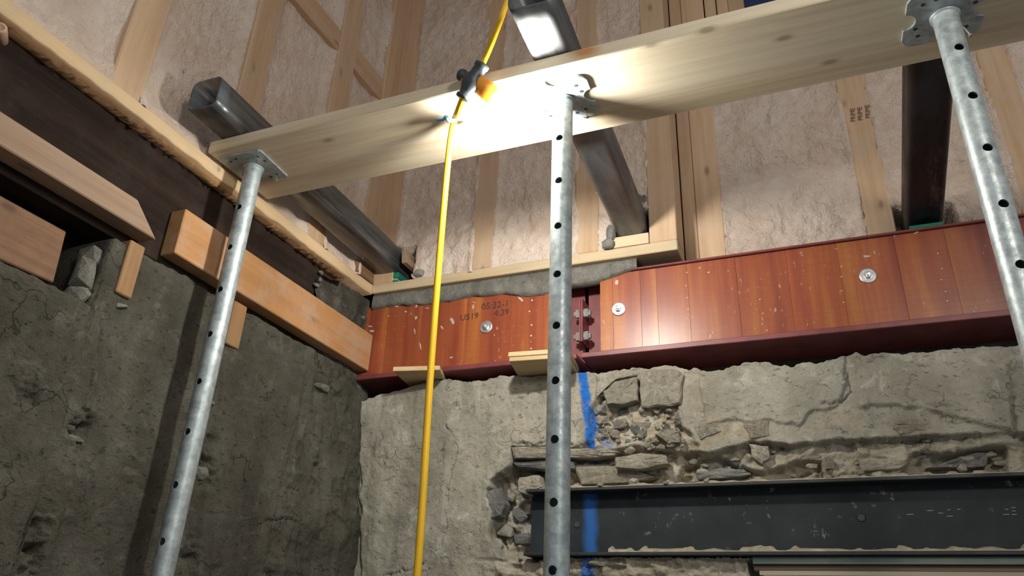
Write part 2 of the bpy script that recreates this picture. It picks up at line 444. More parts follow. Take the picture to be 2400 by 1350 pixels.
def tube_bm(path, r, seg=14, flat=1.0, bm=None):
    bm = bm or bmesh.new(); rings = []; prev = None
    for i, p in enumerate(path):
        d = (path[min(i + 1, len(path) - 1)] - path[max(i - 1, 0)]).normalized()
        if prev is None:
            u = d.cross(Vector((0, 1, 0.2)))
            if u.length < 1e-3: u = d.cross(Vector((1, 0, 0)))
            u.normalize()
        else:
            u = (prev - d * prev.dot(d)).normalized()
        prev = u; v = d.cross(u)
        rings.append([bm.verts.new(p + (u * math.cos(a) + v * math.sin(a) * flat) * r) for a in [2 * math.pi * k / seg for k in range(seg)]])
    for A, B in zip(rings[:-1], rings[1:]):
        for k in range(seg): bm.faces.new((A[k], A[(k + 1) % seg], B[(k + 1) % seg], B[k]))
    bm.faces.new(rings[0]); bm.faces.new(rings[-1])
    bmesh.ops.recalc_face_normals(bm, faces=bm.faces)
    return bm
def grid_mesh(name, P, attrs=None):
    """P: (nu, nv, 3)"""
    nu, nv = P.shape[:2]
    me = bpy.data.meshes.new(name)
    idx = np.arange(nu * nv).reshape(nu, nv)
    q = np.stack([idx[:-1, :-1], idx[1:, :-1], idx[1:, 1:], idx[:-1, 1:]], -1).reshape(-1, 4)
    me.vertices.add(nu * nv); me.vertices.foreach_set('co', P.reshape(-1).astype(np.float32))
    me.loops.add(q.size); me.loops.foreach_set('vertex_index', q.reshape(-1).astype(np.int32))
    me.polygons.add(len(q)); me.polygons.foreach_set('loop_start', np.arange(0, q.size, 4, dtype=np.int32))
    me.update(calc_edges=True)
    for k, a in (attrs or {}).items():
        at = me.attributes.new(k, 'FLOAT', 'POINT'); at.data.foreach_set('value', a.reshape(-1).astype(np.float32))
    return me
def text_mesh(s, size, origin, xdir, ydir, name, mat, parent, bold=0.0):
    c = bpy.data.curves.new(name, 'FONT'); c.body = s; c.size = size; c.extrude = 0.00015; c.offset = bold
    c.resolution_u = 2
    t = bpy.data.objects.new('tmp_text', c); COL.objects.link(t)
    dg = bpy.context.evaluated_depsgraph_get(); dg.update()
    me = bpy.data.meshes.new_from_object(t.evaluated_get(dg))
    bpy.data.objects.remove(t); bpy.data.curves.remove(c)
    x = Vector(xdir).normalized(); y = Vector(ydir).normalized(); z = x.cross(y)
    me.transform(Matrix(((x.x, y.x, z.x, origin[0]), (x.y, y.y, z.y, origin[1]), (x.z, y.z, z.z, origin[2]), (0, 0, 0, 1))))
    me.materials.clear()
    return obj(name, me, mat, parent)
def chunk(name, c, s, seed, mat, parent, n=26):
    """a broken stone: convex hull of jittered points"""
    rnd = random.Random(seed); bm = bmesh.new()
    for _ in range(n):
        v = Vector((rnd.gauss(0, 1), rnd.gauss(0, 1), rnd.gauss(0, 1))).normalized()
        m_ = max(abs(v.x), abs(v.y), abs(v.z)); v = v * (0.55 + 0.45 / m_ * rnd.uniform(0.75, 1.0)) * 0.8
        bm.verts.new((c[0] + v.x * s[0], c[1] + v.y * s[1], c[2] + v.z * s[2]))
    r = bmesh.ops.convex_hull(bm, input=bm.verts)
    bmesh.ops.delete(bm, geom=[g for g in r['geom_interior'] if isinstance(g, bmesh.types.BMVert)], context='VERTS')
    return bm_obj(name, bm, mat, parent)

# ================================================================== STRUCTURE
box('floor', -1.9, 1.9, -1.6, 2.6, -0.1, 0.0, M['floor'], None, 0)
tag(bpy.data.objects['floor'], 'dusty grey floor slab below the masonry walls', 'floor', kind='structure')

box('ceiling', -1.9, 1.6, 1.7, 2.6, 4.46, 4.56, M['sheath'], None, 0)
tag(bpy.data.objects['ceiling'], 'plain board ceiling high above the framed walls', 'ceiling', kind='structure')
# ---------------- lower back wall (masonry)
YB = 2.27
def bp(*pts): return [tuple(on_y(x, y, YB)[[0, 2]]) for x, y in pts]
def build_back_wall():
    xs = np.linspace(-1.66, 1.5, 860)
    vs = np.concatenate([np.linspace(0, 0.62, 8)[:-1], np.linspace(0.62, 1, 230)])
    tx = bp((850, 945), (900, 925), (1000, 900), (1050, 885), (1100, 893), (1200, 885), (1320, 880), (1400, 870), (1500, 866), (1560, 860), (1600, 864), (1680, 868), (1745, 852), (1850, 858), (1930, 850), (2000, 830), (2100, 838), (2200, 822), (2390, 810))
    X, V = np.meshgrid(xs, vs, indexing='ij')
    top = np.interp(xs, [p[0] for p in tx], [p[1] for p in tx])
    top = top + 0.010 * fbm(xs, xs * 0, 14, 4, 3) + 0.006 * fbm(xs, xs * 0, 60, 3, 5)
    Z = V * top[:, None]
    r = 0.010 * fbm(X, Z, 3.5, 3, 11) + 0.004 * fbm(X, Z, 16, 4, 12) + 0.0016 * fbm(X, Z, 70, 3, 13)
    # trowelled vertical bands on the left
    left = 1 - sstep(-1.02, -0.92, X + 0.03 * fbm(X, Z, 9, 3, 15))
    r += left * 0.006 * fbm(X * 1.0, Z * 0.12, 16, 3, 14)
    step = poly_mask(X + 0.012 * fbm(X, Z, 20, 3, 60), Z + 0.012 * fbm(X, Z, 20, 3, 61), bp((1030, 890), (1075, 905), (1060, 1030), (1050, 1110), (1045, 1200), (1030, 1290), (1000, 1345), (1000, 1360), (850, 1360), (840, 940)), 0.006)
    r += 0.012 * step
    # rubble region
    wx = X + 0.02 * fbm(X, Z, 12, 3, 21); wz = Z + 0.02 * fbm(X, Z, 12, 3, 22)
    rub = poly_mask(wx, wz, bp((1395, 915), (1420, 900), (1500, 900), (1590, 930), (1600, 990), (1640, 1040), (1600, 1140), (1250, 1140), (1210, 1060), (1385, 1035), (1392, 960)), 0.008)
    d1, d2, cid = worley(wx, wz * 1.4, 13, 31)
    r += rub * (-0.038 + 0.030 * (ridged(X, Z * 1.2, 13, 4, 34) - 0.5) + 0.014 * fbm(X, Z, 32, 3, 33) + 0.016 * np.floor(3 * cid) / 3)
    # recessed rubble band over the dark beam
    ledge = bp((1190, 1042), (1280, 1046), (1400, 1050), (1500, 1040), (1600, 1048), (1660, 1060), (1760, 1030), (1850, 1040), (1960, 1030), (2050, 1025), (2200, 1020), (2400, 1010))
    zl = np.interp(xs, [p[0] for p in ledge], [p[1] for p in ledge]) + 0.007 * fbm(xs, xs * 0, 22, 4, 41)
    band = sstep(0, 0.006, zl[:, None] - Z) * sstep(-0.955, -0.94, X) * sstep(1.90, 1.93, Z)
    d1, d2, cid = worley(X * 0.45 + 0.02 * fbm(X, Z, 9, 3, 46), wz * 1.6, 20, 44)
    deep = poly_mask(wx, wz, bp((1590, 1075), (1700, 1060), (1760, 1085), (1790, 1095), (1850, 1070), (1915, 1075), (1930, 1125), (1560, 1140)), 0.006)
    deep = np.maximum(deep, poly_mask(wx, wz, bp((2150, 1065), (2250, 1045), (2370, 1050), (2370, 1110), (2120, 1105)), 0.006))
    r += band * (-0.050 + 0.030 * (ridged(X * 0.55, Z * 1.3, 14, 4, 45) - 0.4) + 0.016 * fbm(X, Z, 30, 3, 47) + 0.016 * cid - deep * (0.045 + 0.010 * fbm(X, Z, 9, 2, 48)))
    # plaster shells: lower edge of the smooth coat broken off
    shell = poly_mask(wx, wz, bp((1640, 850), (1990, 830), (1985, 905), (1955, 960), (1890, 975), (1870, 1000), (1850, 985), (1800, 980), (1740, 990), (1700, 985), (1660, 995), (1645, 900)), 0.004)
    r += 0.010 * shell
    shell2 = poly_mask(wx, wz, bp((2020, 830), (2360, 810), (2375, 1000), (2250, 985), (2170, 960), (2050, 950), (2015, 960)), 0.004)
    r += 0.012 * shell2
    # cavity left of the dark beam
    cav = poly_mask(X + 0.012 * fbm(X, Z, 30, 3, 51), Z + 0.012 * fbm(X, Z, 30, 3, 52), bp((1195, 1085), (1230, 1060), (1275, 1100), (1275, 1310), (1170, 1300), (1145, 1250), (1160, 1200), (1140, 1165), (1150, 1130)), 0.008)
    r += cav * (-0.11 + 0.05 * ridged(X, Z, 22, 3, 53))
    # pocket behind the dark beam, and below it
    beam = sstep(-0.905, -0.895, X) * (1 - sstep(1.942, 1.950, Z)) * sstep(1.742, 1.75, Z)
    r = np.where(beam > 0.5, -0.13, r)
    low = sstep(-0.24, -0.22, X) * (1 - sstep(1.735, 1.745, Z)) * sstep(1.3, 1.32, Z)
    r = np.where(low > 0.5, -0.16, r)
    lowr = (1 - sstep(1.735, 1.748, Z)) * sstep(-1.1, -0.95, X) * (1 - low)
    r += lowr * (-0.02 + 0.045 * (ridged(X, Z, 15, 4, 56) - 0.5))
    # cracks
    for pts, wd, dp in ((((1050, 1000), (1072, 1040), (1060, 1100), (1050, 1140), (1050, 1180), (1040, 1250), (1030, 1290)), .004, .010),
                        (((1195, 1040), (1280, 1038), (1340, 1042)), .004, .018), (((1200, 1075), (1260, 1072), (1380, 1076), (1440, 1060)), .004, .018),
                        (((1985, 870), (2000, 915), (1970, 945), (1930, 950)), .004, .012), (((2130, 885), (2120, 930), (2150, 955), (2230, 950)), .003, .007),
                        (((1410, 930), (1440, 905), (1475, 885)), .003, .012), (((1210, 940), (1240, 920), (1270, 925)), .003, .008),
                        (((2365, 860), (2372, 940), (2385, 1010)), .006, .015), (((1000, 1320), (960, 1335), (900, 1350)), .003, .01)):
        d = seg_dist(X + 0.013 * fbm(X, Z, 32, 4, 71), Z + 0.013 * fbm(X, Z, 32, 4, 72), bp(*pts))
        r -= dp * (1 - sstep(0, wd, d))
    paint = 1 - sstep(0.012, 0.021, seg_dist(X + 0.008 * fbm(X, Z, 20, 3, 81), Z, bp((1363, 870), (1372, 940), (1383, 1000), (1384, 1065))))
    paint = np.maximum(paint, 0.45 * (1 - sstep(0.008, 0.03, seg_dist(X, Z, bp((1385, 1070), (1388, 1120))))))
    paint = np.maximum(paint, 0.5 * (1 - sstep(0.008, 0.02, seg_dist(X, Z, bp((1395, 1015), (1425, 1040))))))
    paint = np.maximum(paint, 0.9 * (1 - sstep(0.014, 0.026, seg_dist(X, Z, bp((1378, 1310), (1372, 1360))))))
    rubm = np.clip(np.maximum.reduce([rub * 0.9, band * 0.35, lowr * 0.5, cav * 0.3,
        0.8 * poly_mask(wx, wz, bp((1625, 960), (1690, 985), (1760, 990), (1790, 975), (1805, 1020), (1640, 1050)), 0.02),
        0.6 * poly_mask(wx, wz, bp((1950, 960), (2010, 960), (2010, 1010), (1880, 1015)), 0.02),
        0.5 * sstep(-0.97, -0.9, X) * sstep(-0.2, -0.45, -X * 0 + X) * sstep(2.1, 2.12, Z) * sstep(0.5, 0.65, vnoise(X * 9, Z * 9, 91))]), 0, 1)
    Y = YB - r
    P = np.stack([X, Y, Z], -1)
    back = P[:, -1:, :].copy(); back[:, 0, 1] = 2.62; back[:, 0, 2] -= 0.01
    mid = P[:, -1:, :].copy(); mid[:, 0, 1] += 0.03 + 0.01 * fbm(xs, xs * 0, 25, 3, 95); mid[:, 0, 2] += 0.004
    P = np.concatenate([P, mid, back], 1)
    ex = lambda a: np.concatenate([a, a[:, -1:], a[:, -1:]], 1)
    me = grid_mesh('wall_back', P, {'rubble': ex(rubm), 'paint': ex(paint)})
    me.flip_normals() if False else None
    return obj('wall_back', me, M['masonry'], None, True)
wall_back = build_back_wall()
tag(wall_back, 'broken grey masonry wall below the red beam, patched with rough plaster', 'wall', kind='structure')
# stones bedded in the wall
def slab(pts, proud, depth, mat, seed):
    """a broken block bedded in the wall: outline on the wall face, real thickness, dished front"""
    rnd = random.Random(seed); yf = YB - proud
    P = [on_y(px, py, yf) for px, py in pts]
    Q = []
    for k, p in enumerate(P):
        q = P[(k + 1) % len(P)]
        for t in (0.0, 0.36, 0.7):
            m_ = p * (1 - t) + q * t
            Q.append((m_[0] + rnd.uniform(-.002, .002), m_[2] + rnd.uniform(-.002, .002)))
    cx = sum(q[0] for q in Q) / len(Q); cz = sum(q[1] for q in Q) / len(Q)
    bm = bmesh.new(); rings = []
    for sc, dy in ((1.0, depth), (1.0, .006), (0.94, .001), (0.55, -.002)):
        rings.append([bm.verts.new((cx + (x - cx) * sc, yf + dy + (rnd.uniform(-.0025, .0025) if sc < 1 else rnd.uniform(-.001, .001)), cz + (z - cz) * sc)) for x, z in Q])
    c = bm.verts.new((cx, yf - .003, cz)); n = len(Q)
    for A_, B_ in zip(rings[:-1], rings[1:]):
        for k in range(n): bm.faces.new((A_[k], A_[(k + 1) % n], B_[(k + 1) % n], B_[k]))
    for k in range(n): bm.faces.new((rings[-1][k], rings[-1][(k + 1) % n], c))
    bmesh.ops.recalc_face_normals(bm, faces=bm.faces)
    return bm_obj('stone', bm, M[mat], wall_back)
slab([(1412, 918), (1440, 893), (1470, 886), (1493, 883), (1494, 918), (1495, 938), (1460, 947), (1422, 947), (1416, 932)], .016, .06, 'stone', 1)
slab([(1497, 872), (1520, 866), (1580, 864), (1602, 876), (1594, 946), (1560, 950), (1502, 955), (1498, 915)], .010, .06, 'stone', 2)
slab([(1396, 878), (1468, 870), (1492, 874), (1492, 880), (1445, 884), (1410, 913), (1396, 930)], .008, .05, 'stone', 3)
slab([(1535, 1015), (1565, 1006), (1592, 1008), (1592, 1036), (1565, 1040)], .002, .05, 'stone', 4)
slab([(1196, 1048), (1268, 1046), (1340, 1050), (1420, 1050), (1455, 1058), (1430, 1070), (1380, 1074), (1260, 1072), (1205, 1074)], .006, .05, 'stone', 5)
slab([(1440, 1072), (1500, 1062), (1560, 1066), (1565, 1085), (1500, 1100), (1440, 1094)], .008, .05, 'stone', 6)
slab([(1200, 1082), (1270, 1078), (1345, 1082), (1345, 1098), (1270, 1098), (1210, 1094)], -.010, .05, 'stone_grey', 7)
slab([(1345, 1090), (1420, 1086), (1500, 1104), (1540, 1118), (1470, 1132), (1360, 1136)], -.028, .05, 'stone', 8)
slab([(1143, 1150), (1175, 1142), (1182, 1180), (1172, 1210), (1150, 1215), (1140, 1180)], -.004, .05, 'stone_grey', 9)
slab([(1215, 1118), (1262, 1112), (1268, 1140), (1235, 1160), (1212, 1152)], -.002, .05, 'stone', 10)
slab([(1630, 1110), (1690, 1096), (1745, 1100), (1760, 1112), (1690, 1120), (1635, 1124)], -.045, .05, 'stone_grey', 11)
slab([(2170, 1098), (2230, 1078), (2290, 1060), (2320, 1062), (2310, 1095)], -.045, .05, 'stone_grey', 12)
slab([(2010, 1075), (2080, 1072), (2130, 1082), (2110, 1100), (2020, 1104)], -.022, .05, 'stone', 13)
slab([(1755, 1040), (1800, 1045), (1806, 1070), (1785, 1088), (1765, 1072)], -.006, .05, 'stone', 14)
slab([(1630, 968), (1680, 985), (1690, 1010), (1640, 1030), (1625, 1000)], .004, .05, 'stone', 15)
slab([(1742, 995), (1790, 972), (1800, 985), (1804, 1022), (1760, 1028)], .004, .05, 'stone', 16)
slab([(1870, 1003), (1905, 985), (1960, 962), (1990, 975), (1990, 1012), (1900, 1018)], .000, .05, 'stone', 17)
slab([(2095, 985), (2170, 970), (2190, 985), (2185, 1010), (2110, 1018), (2092, 1005)], .004, .05, 'stone', 18)
ST = [(1483, 1128, 15, 10, .020, 1), (1405, 1135, 10, 5, .022, 1), (1655, 1124, 9, 6, .022, 1), (1560, 1131, 8, 4, .022, 1), (1860, 1114, 12, 5, .022, 1), (2020, 1107, 9, 5, .022, 1), (2255, 1095, 16, 10, .010, 1),
      (1452, 992, 22, 14, -.006, 0), (1500, 1012, 17, 13, -.006, 0), (1215, 1205, 24, 22, -.055, 0), (1180, 1245, 24, 22, -.045, 1), (1222, 1262, 26, 18, -.06, 0), (1238, 1190, 18, 16, -.05, 1),
      (1160, 1275, 18, 18, -.03, 1), (1195, 1165, 14, 14, -.04, 1), (1130, 1322, 34, 12, -.002, 1), (1450, 1325, 44, 12, .006, 1), (1395, 1318, 30, 11, .016, 1), (1940, 1084, 18, 18, -.012, 1)]
_r = random.Random(77)
_tries = 0; _pl = []
while len(_pl) < 58 and _tries < 4000:          # loose rubble packed under the big blocks
    _tries += 1
    px = _r.uniform(1396, 1598); py = _r.uniform(956, 1052); hw = _r.choice([7, 8, 9, 11, 13, 17])
    if all(math.hypot(px - a, (py - b) * 1.2) > 0.72 * (hw + c) for a, b, c in _pl):
        _pl.append((px, py, hw)); ST.append((px, py, hw, hw * _r.uniform(0.6, 0.95), _r.uniform(-.026, .000), _r.random() < 0.8))
_pl = []; _tries = 0
while len(_pl) < 46 and _tries < 4000:          # rubble course over the lintel
    _tries += 1
    px = _r.uniform(1610, 2395); py = _r.uniform(1036, 1100) - (px - 1610) * 0.018; hw = _r.choice([9, 11, 14, 18, 24])
    if all(math.hypot((px - a) * 0.8, (py - b) * 1.4) > 0.7 * (hw + c) for a, b, c in _pl):
        _pl.append((px, py, hw)); ST.append((px, py, hw * 1.3, hw * _r.uniform(0.45, 0.7), _r.uniform(-.060, -.026), _r.random() < 0.65))
for i, (px, py, hw, hh, pr, tan) in enumerate(ST):
    yf = YB - pr
    c = on_y(px, py, yf); sc = np.linalg.norm(on_y(px + hw, py, yf) - c); sz = abs(on_y(px, py - hh, yf)[2] - c[2])
    dep = min(max(sc, sz) * 0.8, 0.04)
    chunk('stone', (c[0], yf + dep * 0.75, c[2]), (sc * 1.12, dep, sz * 1.15), 100 + i, M['stone'] if tan else M['stone_grey'], wall_back, 18)

box('wall_core', -1.9, 1.6, 2.45, 2.60, 2.15, 2.72, M['corner_mortar'], wall_back, 0.003)
# ---------------- lower left wall (concrete)
XL = -1.55
def lp(*pts): return [tuple(on_x(x, y, XL)[[1, 2]]) for x, y in pts]
def build_left_wall():
    ys = np.linspace(0.1, 2.34, 440)
    vs = np.concatenate([np.linspace(0, 0.52, 8)[:-1], np.linspace(0.52, 1, 230)])
    Yg, V = np.meshgrid(ys, vs, indexing='ij')
    top = np.where(ys < 1.065, 2.180, 2.372) + 0.006 * fbm(ys, ys * 0, 25, 3, 3)
    k = sstep(1.108, 1.118, ys + 0.006 * fbm(ys, ys * 0, 40, 2, 4)); top = 2.182 * (1 - k) + 2.372 * k + 0.006 * fbm(ys, ys * 0, 25, 3, 3)
    top = top - 0.06 * sstep(2.05, 2.28, ys)
    Z = V * top[:, None]
    r = 0.011 * fbm(Yg, Z, 3.2, 3, 111) + 0.0035 * fbm(Yg, Z, 15, 4, 112) + 0.0014 * fbm(Yg, Z, 70, 3, 113)
    r += 0.004 * fbm(Yg, Z * 0.15, 10, 3, 114)
    wy = Yg + 0.012 * fbm(Yg, Z, 18, 3, 121); wz = Z + 0.012 * fbm(Yg, Z, 18, 3, 122)
    # board-marked bays: alternate bays stand proud
    bay = poly_mask(wy, wz, lp((165, 690), (235, 740), (225, 860), (190, 990), (175, 1100), (140, 1230), (110, 1360), (-200, 1360), (-200, 560)), 0.005)
    r += 0.012 * bay
    bay2 = poly_mask(wy, wz, lp((520, 820), (715, 860), (700, 960), (650, 1120), (640, 1200), (600, 1360), (455, 1360), (470, 1150), (500, 1050)), 0.005)
    r += 0.012 * bay2
    rough = np.maximum(poly_mask(wy, wz, lp((700, 880), (830, 930), (830, 1360), (610, 1360), (650, 1180), (690, 980)), 0.02), 0)
    r += rough * (-0.012 + 0.030 * (ridged(Yg, Z * 0.7, 14, 4, 131) - 0.45))
    for c, s in (((185, 1010), 0.05), ((485, 1110), 0.045), ((495, 1040), 0.03), ((190, 1000), 0.04), ((75, 1260), 0.05), ((65, 1320), 0.04), ((445, 1290), 0.05), ((790, 905), 0.06), ((740, 1100), .05), ((60, 930), .03)):
        a, b = lp(c)[0]
        m_ = 1 - sstep(s * 0.4, s, np.hypot(wy - a, (wz - b) * 0.8))
        r += m_ * (-0.014 + 0.045 * (ridged(Yg, Z * 1.6, 24, 4, 141) - 0.5))
    for pts, wd, dp in ((((235, 740), (225, 830), (205, 900), (195, 960)), .005, .014), (((240, 1060), (215, 1090), (205, 1160), (190, 1190)), .004, .010), (((140, 1230), (120, 1350)), .003, .007),
                        (((505, 860), (495, 950), (480, 1010), (478, 1060), (495, 1095)), .006, .018), (((610, 1220), (640, 1218), (680, 1218), (700, 1230)), .004, .014),
                        (((280, 990), (300, 1020), (330, 1030), (420, 1022)), .002, .005), (((210, 1250), (300, 1203), (420, 1205), (560, 1207)), .002, .005),
                        (((755, 1160), (760, 1200), (800, 1260)), .004, .010), (((640, 950), (645, 1030)), .003, .004), (((20, 890), (40, 920), (70, 915)), .004, .006), (((275, 720), (270, 800), (260, 900)), .003, .005)):
        d = seg_dist(Yg + 0.006 * fbm(Yg, Z, 30, 3, 171), Z + 0.006 * fbm(Yg, Z, 30, 3, 172), lp(*pts))
        r -= dp * (1 - sstep(0, wd, d))
    X = XL + r
    # the corner swells a little towards the floor
    X = X + 0.05 * sstep(2.3, 1.75, Z) * sstep(1.9, 2.25, Yg)
    P = np.stack([X, Yg, Z], -1)
    back = P[:, -1:, :].copy(); back[:, 0, 0] = -1.86
    mid = P[:, -1:, :].copy(); mid[:, 0, 0] -= 0.025; mid[:, 0, 2] += 0.003
    P = np.concatenate([P, mid, back], 1)[::-1]
    return obj('wall_left', grid_mesh('wall_left', P), M['concrete'], None, True)
wall_left = build_left_wall()
tag(wall_left, 'dark grey cracked concrete wall on the left below the old joist', 'wall', kind='structure')
# masonry behind the pocket, and the stub that closes it
box('pocket_back', -1.88, -1.76, 0.1, 2.4, 2.0, 2.75, M['corner_mortar'], wall_left, 0.004)
for i, (px, py, hw, hh, pr, mt) in enumerate([(218, 640, 30, 58, .0, 'mortar'), (232, 600, 24, 40, -.02, 'mortar'), (205, 690, 34, 26, .004, 'mortar'), (298, 718, 22, 9, .012, 'mortar'), (765, 905, 20, 14, .02, 'mortar'), (180, 1025, 42, 16, .012, 'mortar'), (165, 1000, 30, 14, .012, 'concrete'), (490, 1110, 26, 22, .008, 'mortar'), (500, 945, 14, 14, .01, 'mortar'), (740, 1195, 24, 12, .02, 'concrete')]):
    c = on_x(px, py, XL + pr); a = on_x(px + hw, py, XL + pr); b = on_x(px, py - hh, XL + pr)
    chunk('stone', (XL + pr - 0.03, c[1], c[2]), (0.036, abs(a[1] - c[1]) * 1.1, abs(b[2] - c[2]) * 1.1), 300 + i, M[mt], wall_left)

# ---------------- framed walls above: sheathing, studs, foam
wbu = bm_obj('wall_back_upper', box_bm(-1.9, -0.40, 2.42, 2.58, 2.70, 4.5), M['sheath'])
tag(wbu, 'framed wall above the red beam, studs with beige spray foam between', 'wall', kind='structure')
wlu = bm_obj('wall_left_upper', box_bm(-1.80, -1.76, 0.1, 2.5, 2.70, 4.5), M['sheath'])
tag(wlu, 'framed left wall above the dark joist, studs with beige spray foam between', 'wall', kind='structure')
YS, YR = 2.22, 2.37          # stud faces of the left and of the set-back right section
ZP0, ZP1 = 2.709, 2.747      # bottom plate
box('sheathing_board', -0.40, 1.6, 2.54, 2.58, 2.60, 4.5, M['sheath'], wbu, 0.002)
box('bottom_plate', -1.54, -0.357, YS, 2.36, ZP0, ZP1, M['plate_x'], wbu, 0.003)
for x0, x1 in ((-1.56, -1.452), (-1.124, -1.030), (-0.713, -0.627), (-0.450, -0.357)):
    box('stud', x0, x1, YS, YS + 0.038 if x0 < -0.5 else 2.36, ZP1, 4.45, M['stud'], wbu, 0.003)
for x0, x1, z0, z1 in ((-0.356, -0.309, 2.70, 4.45), (-0.3075, -0.217, 2.70, 4.45), (-0.212, -0.168, 3.48, 4.45), (-0.164, -0.122, 3.48, 4.45), (0.216, 0.312, 2.70, 3.46), (0.655, 0.748, 2.70, 3.46), (1.09, 1.18, 2.70, 4.45)):
    box('stud', x0, x1, YR, YR + 0.038, z0, z1, M['stud'], wbu, 0.003)
box('rough_sill', -0.215, 1.09, YR + 0.002, YR + 0.09, 3.46, 3.498, M['plate_x'], wbu, 0.003)

def foam_back(x0, x1, z0, z1, y, seed, holes=(), amp=0.010):
    nx = max(12, int((x1 - x0) / 0.0075)); nz = int((z1 - z0) / 0.0085)
    X, Z = np.meshgrid(np.linspace(x0, x1, nx), np.linspace(z0, z1, nz), indexing='ij')
    r = -0.008 + amp * fbm(X, Z, 5, 3, seed) + 0.007 * fbm(X, Z * 0.8, 18, 3, seed + 1) + 0.011 * (ridged(X, Z, 20, 4, seed + 3) - 0.5) + 0.003 * fbm(X, Z, 60, 2, seed + 2)
    lump = sstep(0.58, 0.72, vnoise(X * 7, Z * 6, seed + 5)); r += 0.006 * lump
    e = np.minimum(X - x0, x1 - X); r += 0.010 * (1 - sstep(0.0, 0.035, e)) - 0.006 * (1 - sstep(0.0, 0.006, e))
    r -= 0.007 * sstep(0.86, 0.93, ridged(X, Z * 0.9, 5, 2, seed + 9)) * sstep(0.5, 0.6, vnoise(X * 4, Z * 4, seed + 11))
    for hx0, hx1, hz0, hz1 in holes:
        wx = X + 0.022 * fbm(X, Z, 18, 3, seed + 20); wz = Z + 0.022 * fbm(X, Z, 18, 3, seed + 21)
        m_ = sstep(-0.004, 0.006, np.minimum(np.minimum(wx - hx0, hx1 - wx), np.minimum(wz - hz0, hz1 - wz)))
        r = r - 0.13 * m_
    me = grid_mesh('foam_panel', np.stack([X, y - r, Z], -1))
    return obj('foam_panel', me, M['foam'], wbu, True)
foam_back(-1.46, -1.11, ZP1 - .01, 4.45, YS + .004, 201, [(-1.60, -1.375, 2.70, 2.89)])
foam_back(-1.04, -0.70, ZP1 - .01, 4.45, YS + .004, 211)
foam_back(-0.64, -0.44, ZP1 - .01, 4.45, YS + .004, 221, [(-0.585, -0.40, 2.70, 2.875)])
foam_back(-0.225, 0.225, 2.66, 3.47, YR + .002, 231, amp=0.014)
foam_back(0.305, 0.665, 2.66, 3.47, YR + .002, 241, [(0.300, 0.482, 2.60, 2.815)], amp=0.014)
foam_back(0.74, 1.10, 2.66, 3.47, YR + .002, 251)
foam_back(1.17, 1.55, 2.66, 4.45, YR + .002, 261)
# window high on the right
win = empty('window_1', (0.48, 2.45, 3.50)); tag(win, 'dark blue window pane high up behind the wooden header', 'window', kind='structure')
box('window_frame', -0.122, -0.06, 2.39, 2.47, 3.50, 4.4, M['stud'], win, 0.003)
box('window_frame', 1.03, 1.09, 2.39, 2.47, 3.50, 4.4, M['stud'], win, 0.003)
box('window_frame', -0.06, 1.03, 2.39, 2.47, 3.50, 3.55, M['plate_x'], win, 0.003)
box('window_frame', -0.06, 1.03, 2.39, 2.47, 4.34, 4.4, M['plate_x'], win, 0.003)
box('pane', -0.06, 1.03, 2.43, 2.436, 3.55, 4.34, M['glass'], win, 0)

# left framed wall
XS = -1.548
def plate_left():
    ys = np.linspace(0.1, 2.22, 300)
    zt = ZP1 + 0.002 * fbm(ys, ys * 0, 20, 3, 401); zb = ZP0 - 0.004 + 0.006 * fbm(ys, ys * 0, 18, 4, 402)
    xf = -1.540 + 0.003 * fbm(ys, ys * 0, 9, 3, 403)
    prof = np.stack([np.stack([xf * 0 - 1.62, ys, zt + .002], -1), np.stack([xf - 0.003, ys, zt], -1), np.stack([xf, ys, zt - .004], -1), np.stack([xf, ys, zb + .003], -1), np.stack([xf - 0.004, ys, zb], -1), np.stack([xf * 0 - 1.62, ys, zb], -1)], 1)
    return obj('bottom_plate', grid_mesh('bottom_plate', prof[:, ::-1]), M['plate_y'], wlu, False)
plate_left()
def splinters():
    ys = np.linspace(0.1, 2.05, 1100)
    zb = 2.694 + 0.007 * fbm(ys, ys * 0, 5, 3, 411) + 0.006 * fbm(ys, ys * 0, 55, 3, 412) - 0.010 * sstep(0.72, 0.9, vnoise(ys * 120, ys * 0, 416))
    zb = np.minimum(zb, 2.703)
    xo = -1.549 + 0.0015 * fbm(ys, ys * 0, 12, 3, 413)
    prof = np.stack([np.stack([xo, ys, zb * 0 + 2.712], -1), np.stack([xo, ys, zb], -1), np.stack([xo * 0 - 1.600, ys, zb * 0 + 2.700], -1)], 1)
    return obj('splintered_edge', grid_mesh('splintered_edge', prof[:, ::-1]), M['splinter'], wlu, False)
splinters()
for y0, y1 in ((0.56, 0.655), (0.978, 1.075), (1.375, 1.475), (1.800, 1.905), (2.12, 2.232)):
    box('stud', -1.70, XS, y0, y1, ZP1, 4.45, M['stud'], wlu, 0.004)
for y0, y1, z0 in ((1.475, 1.800, 3.57), (1.905, 2.12, 3.58)):
    box('blocking', -1.66, XS - 0.003, y0, y1, z0, z0 + 0.105, M['stud_h'], wlu, 0.003)
